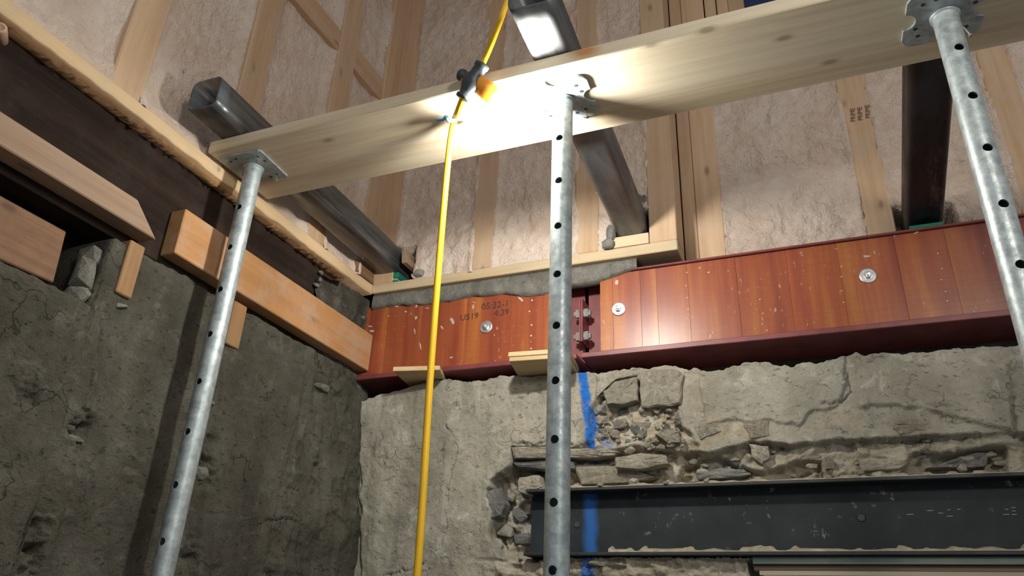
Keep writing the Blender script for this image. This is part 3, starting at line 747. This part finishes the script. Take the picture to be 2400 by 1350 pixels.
def foam_left(y0, y1, z0, z1, seed, low=0.0):
    ny = max(12, int((y1 - y0) / 0.0075)); nz = int((z1 - z0) / 0.0085)
    Yg, Z = np.meshgrid(np.linspace(y0, y1, ny), np.linspace(z0, z1, nz), indexing='ij')
    r = -0.030 + 0.014 * fbm(Yg, Z, 4.5, 3, seed) + 0.006 * fbm(Yg, Z * 0.6, 18, 3, seed + 1) + 0.002 * fbm(Yg, Z, 60, 2, seed + 2)
    e = np.minimum(Yg - y0, y1 - Yg); r += 0.022 * (1 - sstep(0.0, 0.05, e)) - 0.008 * (1 - sstep(0.0, 0.005, e))
    b = Z - z0; r += 0.022 * (1 - sstep(0.0, 0.11, b + 0.03 * fbm(Yg, Z, 8, 3, seed + 4)))
    return obj('foam_panel', grid_mesh('foam_panel', np.stack([XS + r, Yg, Z], -1)[::-1]), M['foam'], wlu, True)
for k, (y0, y1) in enumerate(((0.12, 0.565), (0.65, 0.985), (1.068, 1.382), (1.468, 1.807), (1.898, 2.127))):
    foam_left(y0, y1, ZP1 - .004, 4.45, 301 + 10 * k)

# mortar bed between plate and red beam
def mortar_bed():
    xs = np.linspace(-1.545, -0.50, 260); vs = np.linspace(0, 1, 14)
    X, V = np.meshgrid(xs, vs, indexing='ij')
    lo = 2.645 + 0.012 * fbm(xs, xs * 0, 8, 4, 501) + 0.012 * sstep(-1.2, -1.5, xs) - 0.018 * np.exp(-((xs + 0.86) / 0.09) ** 2) + 0.018 * sstep(-0.66, -0.52, xs)
    Z = lo[:, None] * (1 - V) + 2.7095 * V
    Y = 2.240 + 0.004 * V ** 2 - 0.005 * fbm(X, Z, 22, 4, 502) - 0.004 * np.sin(V * 3.14) + 0.006 * (1 - sstep(0, .12, V))
    P = np.stack([X, Y, Z], -1)
    b = P[:, :1, :].copy(); b[:, 0, 1] = 2.275; t = P[:, -1:, :].copy(); t[:, 0, 1] = 2.34
    return obj('mortar_bed', grid_mesh('mortar_bed', np.concatenate([b, P, t], 1)), M['mortar'], wbu, True)
mortar_bed()
for i, (px, py, hw, hh, y) in enumerate(((1432, 545, 12, 20, 2.212), (1425, 572, 16, 12, 2.208), (983, 640, 12, 9, 2.222), (972, 556, 36, 20, 2.275), (1500, 470, 24, 18, 2.242))):
    c = on_y(px, py, y); sx = np.linalg.norm(on_y(px + hw, py, y) - c); sz = abs(on_y(px, py - hh, y)[2] - c[2])
    chunk('mortar_lump', c, (sx * 1.2, 0.02, sz * 1.2), 500 + i, M['lump'], wbu, 60)
# dark mortar in the corner where the joist stops
cm = empty('mortar_pier', (-1.58, 2.1, 2.39)); tag(cm, 'dark lumpy mortar pier in the corner past the joist end', 'mortar', kind='structure')
def pier():
    ys = np.linspace(1.93, 2.33, 70); zs = np.linspace(2.30, 2.71, 70)
    Yg, Z = np.meshgrid(ys, zs, indexing='ij')
    X = -1.585 + 0.020 * fbm(Yg, Z, 11, 4, 601) + 0.012 * ridged(Yg, Z, 20, 3, 602) - 0.05 * sstep(2.63, 2.70, Z) * sstep(2.0, 1.93, Yg - 0.1)
    return obj('pier_face', grid_mesh('pier_face', np.stack([X, Yg, Z], -1)[::-1]), M['corner_mortar'], cm, True)
pier()
for i, (px, py) in enumerate(((752, 640), (742, 668), (748, 655), (860, 775), (850, 745))):
    c = on_x(px, py, -1.57); chunk('mortar_lump', c, (.012, .016, .012), 640 + i, M['mortar'], cm)

# ================================================================== THINGS
# ---------------- dark joist
o = box('rim_joist', -1.66, -1.585, 0.1, 1.95, 2.388, 2.70, M['joist'], None, 0.004)
tag(o, 'dark aged wooden rim joist running along the left wall', 'joist')
# cleats on it
o = prism('timber_cleat', [(1.283, 2.408), (2.253, 2.402), (2.253, 2.546), (1.283, 2.546)], -1.584, -1.53, 0, M['cleat'], None, 0.003)
tag(o, 'long orange timber cleat butting the red beam, plaster smears at far end', 'timber')
o = prism('timber_cleat', [(0.1, 2.41), (1.215, 2.41), (1.132, 2.482), (0.1, 2.482)], -1.584, -1.525, 0, M['cleat_pale'], None, 0.003)
tag(o, 'pale timber cleat with mitred end, upper left on the dark joist', 'timber')
o = prism('timber_plank', [(0.45, 2.205), (1.050, 2.222), (1.040, 2.355), (0.45, 2.355)], -1.66, -1.615, 0, M['plank'], None, 0.003)
tag(o, 'short brown wooden plank inside the wall pocket at the left edge', 'timber')
for y0, y1, z0, z1, lab in ((1.160, 1.207, 2.240, 2.386, 'small upright wood block under the joist beside the wall pocket'), (1.545, 1.600, 2.250, 2.386, 'small upright wood block under the joist just behind the leftmost post')):
    o = box('wood_block', -1.62, -1.545, y0, y1, z0, z1, M['strap'], None, 0.003)
    tag(o, lab, 'block', 'upright blocks under the joist')

# ---------------- red spliced beam
def hex_bolt(parent, p, n, r_w, r_h, name='bolt', shank=True, mat='bolt'):
    e = lathe_bm([(0, 0), (r_w, 0), (r_w, 0.003), (r_w * 0.9, 0.004), (0, 0.004)], p, n, 28)
    b = bm_obj(name, e, M[mat], parent)
    d = Vector(n).normalized()
    h = lathe_bm([(0, 0.003), (r_h, 0.003), (r_h, 0.012), (r_h * 0.85, 0.014), (r_h * 0.5, 0.014), (r_h * 0.5, 0.022), (0, 0.023)], p, d, 6)
    bm_obj('nut', h, M[mat], b)
    return b
def lvl_panel(parent, edges, z0, z1, yf, seed):
    """packing timber built of veneer strips with fine butt joints"""
    rnd = random.Random(seed)
    for a, b in zip(edges[:-1], edges[1:]):
        dy = rnd.uniform(-0.0006, 0.0006)
        box('veneer_strip', a + 0.0002, b - 0.0002, yf + dy, yf + 0.03, z0, z1, M['lvl'], parent, 0.0004)
def xr(px, py, y): return float(on_y(px, py, y)[0])
Y0 = 2.255
gl = -0.706
left = empty('steel_beam', (-1.2, 2.34, 2.366)); tag(left, 'red painted steel beam section in the corner, stamped timber bolted to its side', 'beam')
right = empty('steel_beam', (0.4, 2.34, 2.366)); tag(right, 'long red painted steel beam section running to the right edge, timber bolted to its side', 'beam')
for root, x0, x1 in ((left, -1.60, gl - 0.007), (right, gl + 0.007, 1.6)):
    box('bottom_flange', x0, x1, 2.238, 2.445, 2.366, 2.384, M['red_paint'], root, 0.002)
    box('top_flange', x0, x1, 2.245 if root is right else 2.268, 2.445, 2.668, 2.676, M['red_paint'], root, 0.002)
    box('web', x0, x1, 2.335, 2.346, 2.384, 2.668, M['red_paint'], root, 0)
box('end_plate', gl - 0.0065, gl - 0.0005, 2.262, 2.335, 2.435, 2.595, M['red_paint'], left, 0.001)
box('end_plate', gl + 0.0005, gl + 0.0065, 2.262, 2.335, 2.435, 2.595, M['red_paint'], right, 0.001)
for z in (2.46, 2.545):
    b = bm_obj('splice_bolt', lathe_bm([(0, 0), (.017, 0), (.017, .015), (.009, .016), (.009, .024), (0, .025)], (gl - .0065, 2.285, z), (-1, 0, 0), 6), M['bolt_dark'], left)
    b = bm_obj('splice_nut', lathe_bm([(0, 0), (.017, 0), (.017, .016), (.010, .017), (.010, .023), (0, .024)], (gl + .0065, 2.285, z), (1, 0, 0), 6), M['bolt_dark'], right)
le = [-1.60] + [xr(p, 780, Y0) for p in (905, 985, 1045, 1090, 1195, 1240, 1303)]
lvl_panel(left, le, 2.389, 2.667, Y0, 5)
re_ = [xr(p, q, Y0) for p, q in ((1407, 750), (1437, 745), (1503, 740), (1542, 735), (1616, 720), (1732, 705), (1853, 690), (1975, 675), (2114, 660), (2235, 640), (2345, 625))] + [0.78, 0.95, 1.12, 1.3, 1.6]
lvl_panel(right, re_, 2.389, 2.667, Y0, 6)
for px, py, rt in ((1140, 767, left), (1450, 725, right), (2034, 647, right)):
    c = on_y(px, py, Y0); hex_bolt(rt, (c[0], Y0 - 0.0008, c[2]), (0, -1, 0), 0.0235, 0.012)
c = (1.0, Y0 - 0.0008, 2.54); hex_bolt(right, c, (0, -1, 0), 0.0235, 0.012)
# staples
for i, (px, py) in enumerate(((1247, 704), (1241, 730), (1246, 762), (1245, 787), (1245, 817), (1610, 639), (1608, 670), (1610, 698), (1613, 725), (1610, 747), (1618, 777), (1781, 702), (1788, 735), (1786, 760), (1960, 584), (1972, 625), (1972, 649), (1973, 682), (1977, 709), (2198, 594), (2207, 630), (2206, 656), (2216, 684), (2220, 706))):
    c = on_y(px, py, Y0); rt = left if px < 1400 else right
    s = 0.0032 if px < 1400 else 0.0022
    bm_obj('staple', lathe_bm([(0, 0), (s, 0), (s * .8, .0012), (0, .0014)], (c[0], Y0 - 0.0008, c[2]), (0, -1, 0), 8), M['staple'], rt)
# ink stamps (upside-down batch marks are faint; clear ones copied)
def stamp(s, px, py, size, parent, mat='ink', y=Y0, rot=0.0):
    c = on_y(px, py, y); ca, sa = math.cos(rot), math.sin(rot)
    text_mesh(s, size, (c[0], y - 0.0012, c[2]), (ca, 0, sa), (-sa, 0, ca), 'ink_stamp', M[mat], parent)
stamp('05:32-1', 1128, 726, 0.036, left)
stamp('4:39', 1158, 741, 0.034, left)
stamp('U519', 1078, 752, 0.034, left)
# plaster scuffs on the timber
for i, (px, py, hx, hz, tilt) in enumerate(((930, 718, 9, 3, .3), (977, 717, 5, 7, 0), (951, 731, 6, 3, .1), (1000, 722, 10, 2, .3), (911, 741, 4, 3, 0), (975, 745, 5, 6, 0), (1060, 752, 5, 14, -.5), (1036, 768, 3, 10, -.5), (972, 777, 2, 12, -.25), (1109, 720, 4, 9, 0), (1112, 709, 9, 2, .5), (1220, 701, 13, 4, .8), (872, 776, 10, 4, .2), (868, 765, 9, 3, .2), (985, 810, 2, 16, -.35), (1445, 662, 6, 9, 0), (1058, 838, 7, 3, .1), (1640, 628, 5, 2, 0), (2032, 600, 9, 4, 0), (2150, 545, 10, 3, -.4), (1660, 640, 3, 5, .5))):
    rt = left if px < 1400 else right; c = on_y(px, py, Y0); k_ = 2.75 / F_PX
    o_ = chunk('plaster_scuff', (0, 0, 0), (hx * k_, 0.0014, hz * k_), 900 + i, M['scuff'], None, 14)
    o_.data.transform(Matrix.Translation(Vector((c[0], Y0 - 0.0006, c[2])) - rt.location) @ Matrix.Rotation(tilt, 4, 'Y')); o_.parent = rt
# ---------------- plywood pads under the beam
o = empty('plywood_pad', (-1.26, 2.2, 2.345)); tag(o, 'thin plywood pad under the beam beside the yellow cord', 'pad', 'plywood pads under the beam')
def pad_poly(z, *c): return [tuple(on_z(px, py, z)[:2]) for px, py in c]
prism('pad_sheet', pad_poly(2.349, (920, 870), (1030, 867), (1050, 905), (985, 930)), 2.349, 2.3655, 2, M['pad'], o, 0.0015)
o = empty('plywood_pad', (-0.80, 2.2, 2.335)); tag(o, 'thicker double plywood pad under the beam behind the middle post', 'pad', 'plywood pads under the beam')
pp = pad_poly(2.334, (1193, 847), (1331, 838), (1356, 882), (1225, 900))
prism('pad_sheet', pp, 2.334, 2.3490, 2, M['pad'], o, 0.0015)
prism('pad_sheet', [(a_ + (.004 if i_ else -.003), b_ - .003) for i_, (a_, b_) in enumerate(pp)], 2.3495, 2.3655, 2, M['pad'], o, 0.0015)

# ---------------- dark steel beam in the masonry
db = empty('steel_lintel', (0.2, 2.33, 1.752)); tag(db, 'black steel lintel beam set in the masonry at the lower right', 'beam')
box('top_flange', -0.885, 1.5, 2.255, 2.42, 1.938, 1.949, M['black_steel'], db, 0.002)
box('bottom_flange', -0.885, 1.5, 2.250, 2.42, 1.748, 1.758, M['black_steel'], db, 0.002)
def lintel_web():
    me = box_bm(-0.885, 1.5, 2.312, 2.33, 1.758, 1.938)
    return bm_obj('web', me, M['web'], db)
def web_mat():
    m, nt, p = new_mat('lintel_web')
    v = coords(nt)
    a = tex(nt, v, 9, 5, 0.65)
    col = ramp(nt, a, [(0.3, (0.010, 0.014, 0.018)), (0.7, (0.022, 0.028, 0.034))])
    f = ramp(nt, tex(nt, coords(nt, (1, 1, 0.8)), 24, 5, 0.75), [(0.62, grey(0)), (0.70, grey(0.7))])
    col = mix(nt, f, col, (0.26, 0.24, 0.21))
    sx = N(nt, 'ShaderNodeSeparateXYZ'); L(nt, v, sx.inputs[0])
    wob = math_(nt, 'MULTIPLY_ADD', tex(nt, v, 14, 4, 0.6), 0.03, -0.015)
    d = math_(nt, 'ABSOLUTE', math_(nt, 'ADD', math_(nt, 'ADD', sx.outputs[0], wob), 0.2 + 0.690))
    bl = ramp(nt, d, [(0.008, grey(0.75)), (0.028, grey(0.0))])
    col = mix(nt, bl, col, (0.015, 0.12, 0.42))
    L(nt, col, p.inputs['Base Color']); p.inputs['Roughness'].default_value = 0.6; p.inputs['Specular IOR Level'].default_value = 0.25
    bump(nt, p, a, 0.1, 0.003)
    return m
M['web'] = web_mat()
lintel_web()
for px, py in ((1352, 1228), (2018, 1212)):
    c = on_y(px, py, 2.312)
    b = bm_obj('hole_rim', lathe_bm([(.011, 0), (.0125, .0015), (.011, .003), (.009, .003), (.0085, .0)], (c[0], 2.3125, c[2]), (0, -1, 0), 20), M['black_steel'], db)
    bm_obj('hole', lathe_bm([(0, 0), (.009, 0), (.009, .0008), (0, .0009)], (c[0], 2.3122, c[2]), (0, -1, 0), 20), M['black_plastic'], b)
def ledge_mesh():
    xs = np.linspace(-0.62, 1.5, 420)
    yf = 2.256 + 0.008 * vnoise(xs * 30, xs * 0, 3) + 0.02 * sstep(0.62, 0.8, vnoise(xs * 7, xs * 0, 4)); h = 0.004 + 0.006 * vnoise(xs * 22, xs * 0, 5) + 0.006 * sstep(.6, .9, vnoise(xs * 50, xs * 0, 6))
    P = np.stack([np.stack([xs, yf, xs * 0 + 1.7582], -1), np.stack([xs, yf + .002, 1.7582 + h * .7], -1), np.stack([xs, yf * 0 + 2.296, 1.7585 + h * 1.5], -1), np.stack([xs, yf * 0 + 2.313, 1.7585 + h * 1.3], -1)], 1)
    obj('mortar_ledge', grid_mesh('mortar_ledge', P), M['ledge'], db, False)
    h = 0.001 + 0.007 * sstep(.62, .9, vnoise(xs * 34, xs * 0, 8)); xs = xs - 0.22
    P = np.stack([np.stack([xs, xs * 0 + 2.2545, xs * 0 + 1.9475], -1), np.stack([xs, xs * 0 + 2.2545, 1.9495 + h * .5], -1), np.stack([xs, xs * 0 + 2.262, 1.9495 + h], -1), np.stack([xs, xs * 0 + 2.33, 1.950 + h], -1)], 1)
    obj('dust_crust', grid_mesh('dust_crust', P), M['ledge'], db, False)
ledge_mesh()
# rolled mill lettering, only a few legible strokes
for px, py, ln in ((2133, 1206, 8), (2180, 1197, 7), (2204, 1203, 6), (2226, 1210, 7), (2224, 1195, 4), (2247, 1194, 4), (2358, 1206, 7), (2377, 1206, 6), (2359, 1194, 4), (2375, 1190, 5), (2376, 1198, 4)):
    a0 = on_y(px - ln, py, 2.312); a1 = on_y(px + ln, py - 1, 2.312)
    box('rolled_mark', a0[0], a1[0], 2.3108, 2.3125, a0[2] - .0008, a0[2] + .0010, M['chalk'], db, 0.0003)
# painted boards under the lintel
wf = empty('window_2', (0.6, 2.36, 1.3)); tag(wf, 'layered painted window head boards under the black lintel', 'window', kind='structure')
zz = 1.7475
for mt, h, y0, x0 in (('frame_green', 0.020, 2.268, -0.215), ('frame_brown', 0.016, 2.285, -0.215), ('frame_cream', 0.013, 2.272, -0.20), ('frame_pale', 0.016, 2.268, -0.19), ('frame_cream', 0.03, 2.262, -0.18), ('frame_green', 0.06, 2.30, -0.17)):
    box('frame_board', x0, 1.5, y0, 2.41, zz - h, zz - 0.001, M[mt], wf, 0.0015); zz -= h

# ---------------- header board
hd = box('header_board', -1.535, 1.5, 1.308, 1.576, 2.750, 2.788, M['header'], None, 0.0025)
tag(hd, 'long pale spruce header board carried flat on the steel posts', 'board')

# ---------------- steel needle tubes
def needle(p0, p1, wdt, rad, th, mat, label):
    """hollow rounded square tube from p0 to p1 (bottom centre line)"""
    p0 = Vector(p0); p1 = Vector(p1); d = (p1 - p0).normalized(); u = Vector((d.y, -d.x, 0)).normalized(); v = u.cross(d).normalized()
    if v.z < 0: v = -v
    root = empty('steel_tube', p0); tag(root, label, 'steel tube', 'steel needle tubes')
    def ring(hw, r):
        out = []
        for cx, cy, a0 in ((1, 1, 0), (-1, 1, 90), (-1, -1, 180), (1, -1, 270)):
            for k in range(7):
                a = math.radians(a0 + 15 * k); out.append((cx * (hw - r) + r * math.cos(a), cy * (hw - r) + r * math.sin(a)))
        return out
    bm = bmesh.new(); hw = wdt / 2
    ro = ring(hw, rad); ri = ring(hw - th, max(rad - th, .004)); c0 = p0 + v * hw; c1 = p1 + v * hw
    n = len(ro)
    mk = lambda c, rr: [bm.verts.new(c + u * a + v * b) for a, b in rr]
    steps = 24
    O = [mk(c0.lerp(c1, k / steps), ro) for k in range(steps + 1)]
    I0 = mk(c0, ri); I1 = mk(c1, ri)
    for k in range(n):
        k2 = (k + 1) % n
        for A, B in zip(O[:-1], O[1:]): bm.faces.new((A[k], A[k2], B[k2], B[k]))
        bm.faces.new((O[0][k], I0[k], I0[k2], O[0][k2])); bm.faces.new((O[-1][k], O[-1][k2], I1[k2], I1[k])); bm.faces.new((I0[k], I1[k], I1[k2], I0[k2]))
    bmesh.ops.recalc_face_normals(bm, faces=bm.faces)
    t = bm_obj('tube_body', bm, mat, root, True)
    return root
def slope(a, b, y): return a[0] + (b[0] - a[0]) * (y - a[1]) / (b[1] - a[1])
for a, b, mt, lab in (((-1.452, 1.18), (-1.478, 2.26), 'tube', 'dark square steel tube near the left wall, open end over the header end'),
                      ((-0.478, 1.146), (-0.512, 2.25), 'tube_pale', 'middle square steel tube resting over the work light'),
                      ((0.352, 1.63), (0.394, 2.43), 'tube_dark', 'blackish square steel tube beside the rightmost post')):
    if mt == 'tube_dark':
        k_ = (2.708 - 2.7895) / (2.33 - 1.576)
        needle((0.349, 1.16, 2.7895 + k_ * (1.16 - 1.576)), (0.386, 2.42, 2.7895 + k_ * (2.42 - 1.576)), 0.104, 0.022, 0.006, M[mt], lab)
    else:
        needle((slope(a, b, a[1]), a[1], 2.7885), (slope(a, b, 2.41), 2.41, 2.7885), 0.104, 0.022, 0.006, M[mt], lab)
# shims under the tubes
def shim(x0, x1, y0, y1, z0, z1, mat, lab, nm='plastic_shim', cat='shim'):
    o = box(nm, x0, x1, y0, y1, z0, z1, M[mat], None, 0.001); tag(o, lab, cat); return o
shim(-1.525, -1.432, 2.222, 2.36, 2.7475, 2.7560, 'green', 'lowest green plastic shim under the tube near the corner')
shim(-1.522, -1.436, 2.226, 2.36, 2.7565, 2.7640, 'white_shim', 'pale grey shim between the green shims near the corner')
shim(-1.528, -1.430, 2.222, 2.36, 2.7645, 2.7880, 'green', 'upper green plastic shim touching the tube near the corner')
shim(-0.575, -0.452, 2.217, 2.36, 2.7475, 2.7880, 'plate_x', 'wood shim on the bottom plate under the middle tube', 'wood_shim')
shim(0.335, 0.425, 2.275, 2.36, 2.6845, 2.702, 'green', 'thin dark green shim on the red beam under the right tube')
o = prism('wood_wedge', [(-1.560, 2.748), (-1.535, 2.748), (-1.54, 2.80), (-1.556, 2.80)], 2.10, 2.22, 1, M['plank'], None, 0.002); tag(o, 'dark wood wedge between corner tube and left wall', 'wedge')
o = prism('wood_block', [(-1.395, 2.80), (-1.372, 2.80), (-1.385, 2.86), (-1.402, 2.86)], 2.18, 2.34, 1, M['cleat_pale'], None, 0.002); tag(o, 'reddish wood offcut wedged right of the corner tube', 'block')

# ---------------- adjustable posts
def notched_plate(cx, cy, h, rot):
    pts = []
    q = 0.42; notch = 0.30; cc = 0.26
    for s in range(4):
        a = s * math.pi / 2
        side = [(-1 + cc, -1.0), (-notch, -1.0)]
        for k in range(1, 8):
            t = math.pi * (1 - k / 8.0); side.append((notch * math.cos(t), -1.0 + notch * 0.95 * math.sin(t)))
        side += [(notch, -1.0), (1 - cc, -1.0), (1 - 0.05, -1 + 0.05 + 0.0)]
        side[-1] = (1 - 0.09, -1 + 0.09)
        for x, y in side:
            pts.append((x * math.cos(a) - y * math.sin(a), x * math.sin(a) + y * math.cos(a)))
    return [(cx + h * (x * math.cos(rot) - y * math.sin(rot)), cy + h * (x * math.sin(rot) + y * math.cos(rot))) for x, y in pts]
def post(x, y, first, pitch, side, kind, label, rot):
    ro = 0.0252
    root = empty('steel_post', (x, y, 0)); tag(root, label, 'post', 'perforated steel posts')
    ztop = 2.744
    bm = bmesh.new(); seg = 48
    def ringv(r, z): return [bm.verts.new((x + r * math.cos(2 * math.pi * k / seg), y + r * math.sin(2 * math.pi * k / seg), z)) for k in range(seg)]
    A, B, C_, D = ringv(ro, 0.012), ringv(ro, ztop - .001), ringv(ro - .0035, ztop - .001), ringv(ro - .0035, 0.012)
    for P_, Q in ((A, B), (B, C_), (C_, D), (D, A)):
        for k in range(seg): bm.faces.new((P_[k], P_[(k + 1) % seg], Q[(k + 1) % seg], Q[k]))
    bmesh.ops.recalc_face_normals(bm, faces=bm.faces)
    tube = bm_obj('tmp_tube', bm, M['galv'])
    v = Vector((x, y, 0)).normalized(); rt = Vector((v.y, -v.x, 0)); n = (-v * math.sqrt(1 - side * side) + rt * side).normalized()
    cb = bmesh.new(); z = first
    while z > 0.9:
        lathe_bm([(.0088, -.05), (.0088, .05)], (x, y, z), n, 20, cb); z -= pitch
    cut = bm_obj('tmp_cut', cb, M['galv'])
    md = tube.modifiers.new('b', 'BOOLEAN'); md.object = cut; md.operation = 'DIFFERENCE'; md.solver = 'EXACT'
    dg = bpy.context.evaluated_depsgraph_get(); dg.update()
    me = bpy.data.meshes.new_from_object(tube.evaluated_get(dg))
    for t in (tube, cut): bpy.data.objects.remove(t)
    me.materials.clear()
    # smooth tube, keep rims crisp
    t = obj('post_tube', me, M['galv'], root)
    for p in me.polygons: p.use_smooth = abs(p.normal.z) < 0.5
    try: me.set_sharp_from_angle(angle=math.radians(35))
    except Exception: pass
    if kind == 'square':
        h = 0.072; cc = 0.10
        base = [(-1 + cc, -1), (1 - cc, -1), (1, -1 + cc), (1, 1 - cc), (1 - cc, 1), (-1 + cc, 1), (-1, 1 - cc), (-1, -1 + cc)]
        pts = [(x + h * (a * math.cos(rot) - b * math.sin(rot)), y + h * (a * math.sin(rot) + b * math.cos(rot))) for a, b in base]
    else:
        pts = notched_plate(x, y, 0.078, rot)
    prism('head_plate', pts, 2.744, 2.7496, 2, M['galv'], root, 0.0008)
    box('base_plate', x - .075, x + .075, y - .075, y + .075, 0.0, 0.012, M['galv'], root, 0.002)
    bm_obj('weld_collar', lathe_bm([(ro + .0045, 2.738), (ro + .0045, 2.7425), (ro + .001, 2.7445)], (x, y, 0), (0, 0, 1), 32), M['galv'], root, True)
    # plate holes and nails
    k = 0
    for ax, ay in ((.62, .62), (-.62, .62), (.62, -.62), (-.62, -.62), (.30, .72), (-.72, .30), (.72, -.30), (-.30, -.72)):
        px_ = x + 0.075 * (ax * math.cos(rot) - ay * math.sin(rot)); py_ = y + 0.075 * (ax * math.sin(rot) + ay * math.cos(rot))
        bm_obj('plate_hole', lathe_bm([(0, 0), (.0048, 0), (.0048, .0004), (0, .0005)], (px_, py_, 2.7438), (0, 0, -1), 12), M['black_plastic'], root)
        if (k == 0 or (kind == 'square' and k == 2)):
            dd = Vector((0.35, 0.12, -1)).normalized() if kind != 'square' else Vector((0.5, -.1, -1)).normalized()
            bm_obj('nail', lathe_bm([(0, 0), (.0016, 0), (.0016, .026), (.0045, .026), (.0045, .028), (0, .0285)], (px_ - .004, py_, 2.745), dd, 10), M['nail'], root)
        k += 1
    return root
post(-1.450, 1.410, 2.595, 0.1300, -0.68, 'square', 'leftmost galvanised steel post with square head plate near the concrete wall', 0.06)
post(-0.492, 1.425, 2.614, 0.1232, -0.32, 'notched', 'middle galvanised steel post beside the glowing work light', 0.04)
post(0.361, 1.430, 2.635, 0.1245, 0.40, 'notched', 'rightmost galvanised steel post with notched head plate by the blackish tube', 0.04)

# ---------------- string work light
sl = empty('string_light', (-0.79, 1.41, 2.7)); tag(sl, 'yellow cord string light with black socket and glowing bulb under the header', 'work light')
A = Vector(on_y(1190, 0, 1.25)); S0 = Vector(on_y(1132, 150, 1.272)); S1 = Vector(on_y(1082, 232, 1.285)); T = Vector(on_z(1064, 282, 2.738))
up = A + (A - S0).normalized() * 0.7 + Vector((0, 0, 0.1))
bm_obj('cord', tube_bm(smooth_path([up, A, S0.lerp(S1, 0.1)], 10), 0.0078, 16), M['yellow'], sl, True)
low = [S0.lerp(S1, 0.9), S1 + (T - S1) * 0.45 + Vector((0, 0, -.006)), T + Vector((0, 0, -0.006)), T + Vector((-.008, .003, -.10)),
       Vector((-0.797, 1.41, 2.34)), Vector((-0.792, 1.41, 2.02)), Vector((-0.781, 1.41, 1.62)), Vector((-0.785, 1.41, 1.1)), Vector((-0.80, 1.40, 0.6)), Vector((-0.79, 1.42, 0.02))]
bm_obj('cord', tube_bm(smooth_path(low, 10), 0.0082, 16), M['yellow'], sl, True)
ds = (S1 - S0); Ls = ds.length
sk = bm_obj('socket', lathe_bm([(.013, 0), (.019, .002), (.019, .010), (.0165, .013), (.0175, Ls * .30), (.024, Ls * .45), (.024, Ls * .62), (.016, Ls * .78), (.0145, Ls - .012), (.018, Ls - .010), (.018, Ls - .002), (.013, Ls)], S0, ds, 24), M['black_plastic'], sl, True)
mid = S0.lerp(S1, 0.45)
kn = Vector(on_y(1081, 176, 1.28)); 
bm_obj('hook_knob', lathe_bm([(0, -.004), (.012, -.004), (.016, 0), (.016, .008), (.008, .012), (.008, (mid - kn).length), (0, (mid - kn).length)], kn, mid - kn, 18), M['black_plastic'], sk, True)
BC = Vector(on_y(1192, 252, 1.345))
bd = (BC - mid).normalized(); Lb = (BC - mid).length
bm_obj('bulb_collar', lathe_bm([(.012, .006), (.0205, .010), (.0235, Lb * .30), (.0245, Lb * .60), (.021, Lb * .62), (.0165, Lb * .50)], mid, bd, 24), M['orange'], sl, True)
bl_ = bm_obj('bulb', lathe_bm([(0.012, Lb * .42), (.0145, Lb * .50), (.0165, Lb * .55), (0, Lb * .55)], mid, bd, 28), M['bulb_base'], sl, True)
bm_obj('bulb_dome', lathe_bm([(.0160, Lb * .555), (.0185, Lb * .60), (.0225, Lb - .018), (.0275, Lb - .006), (.030, Lb + .006), (.027, Lb + .020), (.018, Lb + .031), (0, Lb + .035)], mid, bd, 28), M['bulb'], bl_, True)
# blue tie
tie = [Vector(on_z(1026, 281, 2.741)), Vector(on_z(1040, 279, 2.735)), Vector(on_z(1052, 281, 2.728)) + Vector((0, -.014, 0)), T + Vector((0.0, -.024, -.020)), Vector(on_z(1082, 285, 2.730)) + Vector((0, -.014, 0)), Vector(on_z(1098, 284, 2.742))]
o = bm_obj('tie_wire', tube_bm(smooth_path(tie, 6), 0.0052, 10), M['blue_wire'], sl, True); o['label'] = 'short blue wire tie around the cord'
# nail stamps on studs
for t_, px, py in (('PRIME', 2022, 282), ('PRIME', 2040, 277), ('PRIME', 2005, 285)):
    c = on_y(px, py, YR); text_mesh(t_, 0.022, (c[0], YR - 0.0008, c[2]), (0.10, 0, 1), (-1, 0, 0.10), 'ink_stamp', M['ink_pale'] if t_ != 'PRIME' else M['ink'], wbu)

# cut pipe stub at the left edge, above the joist
c = on_x(8, 64, -1.54)
o = bm_obj('pipe_stub', lathe_bm([(.006, .004), (.007, .006), (.0125, .006), (.0135, .003), (.0135, -.05), (.006, -.05)], (c[0] - .01, c[1], c[2]), (0.8, -0.6, -0.1), 18), M['pipe'], None, True)
tag(o, 'small pinkish pipe stub poking out at the top left edge', 'pipe')
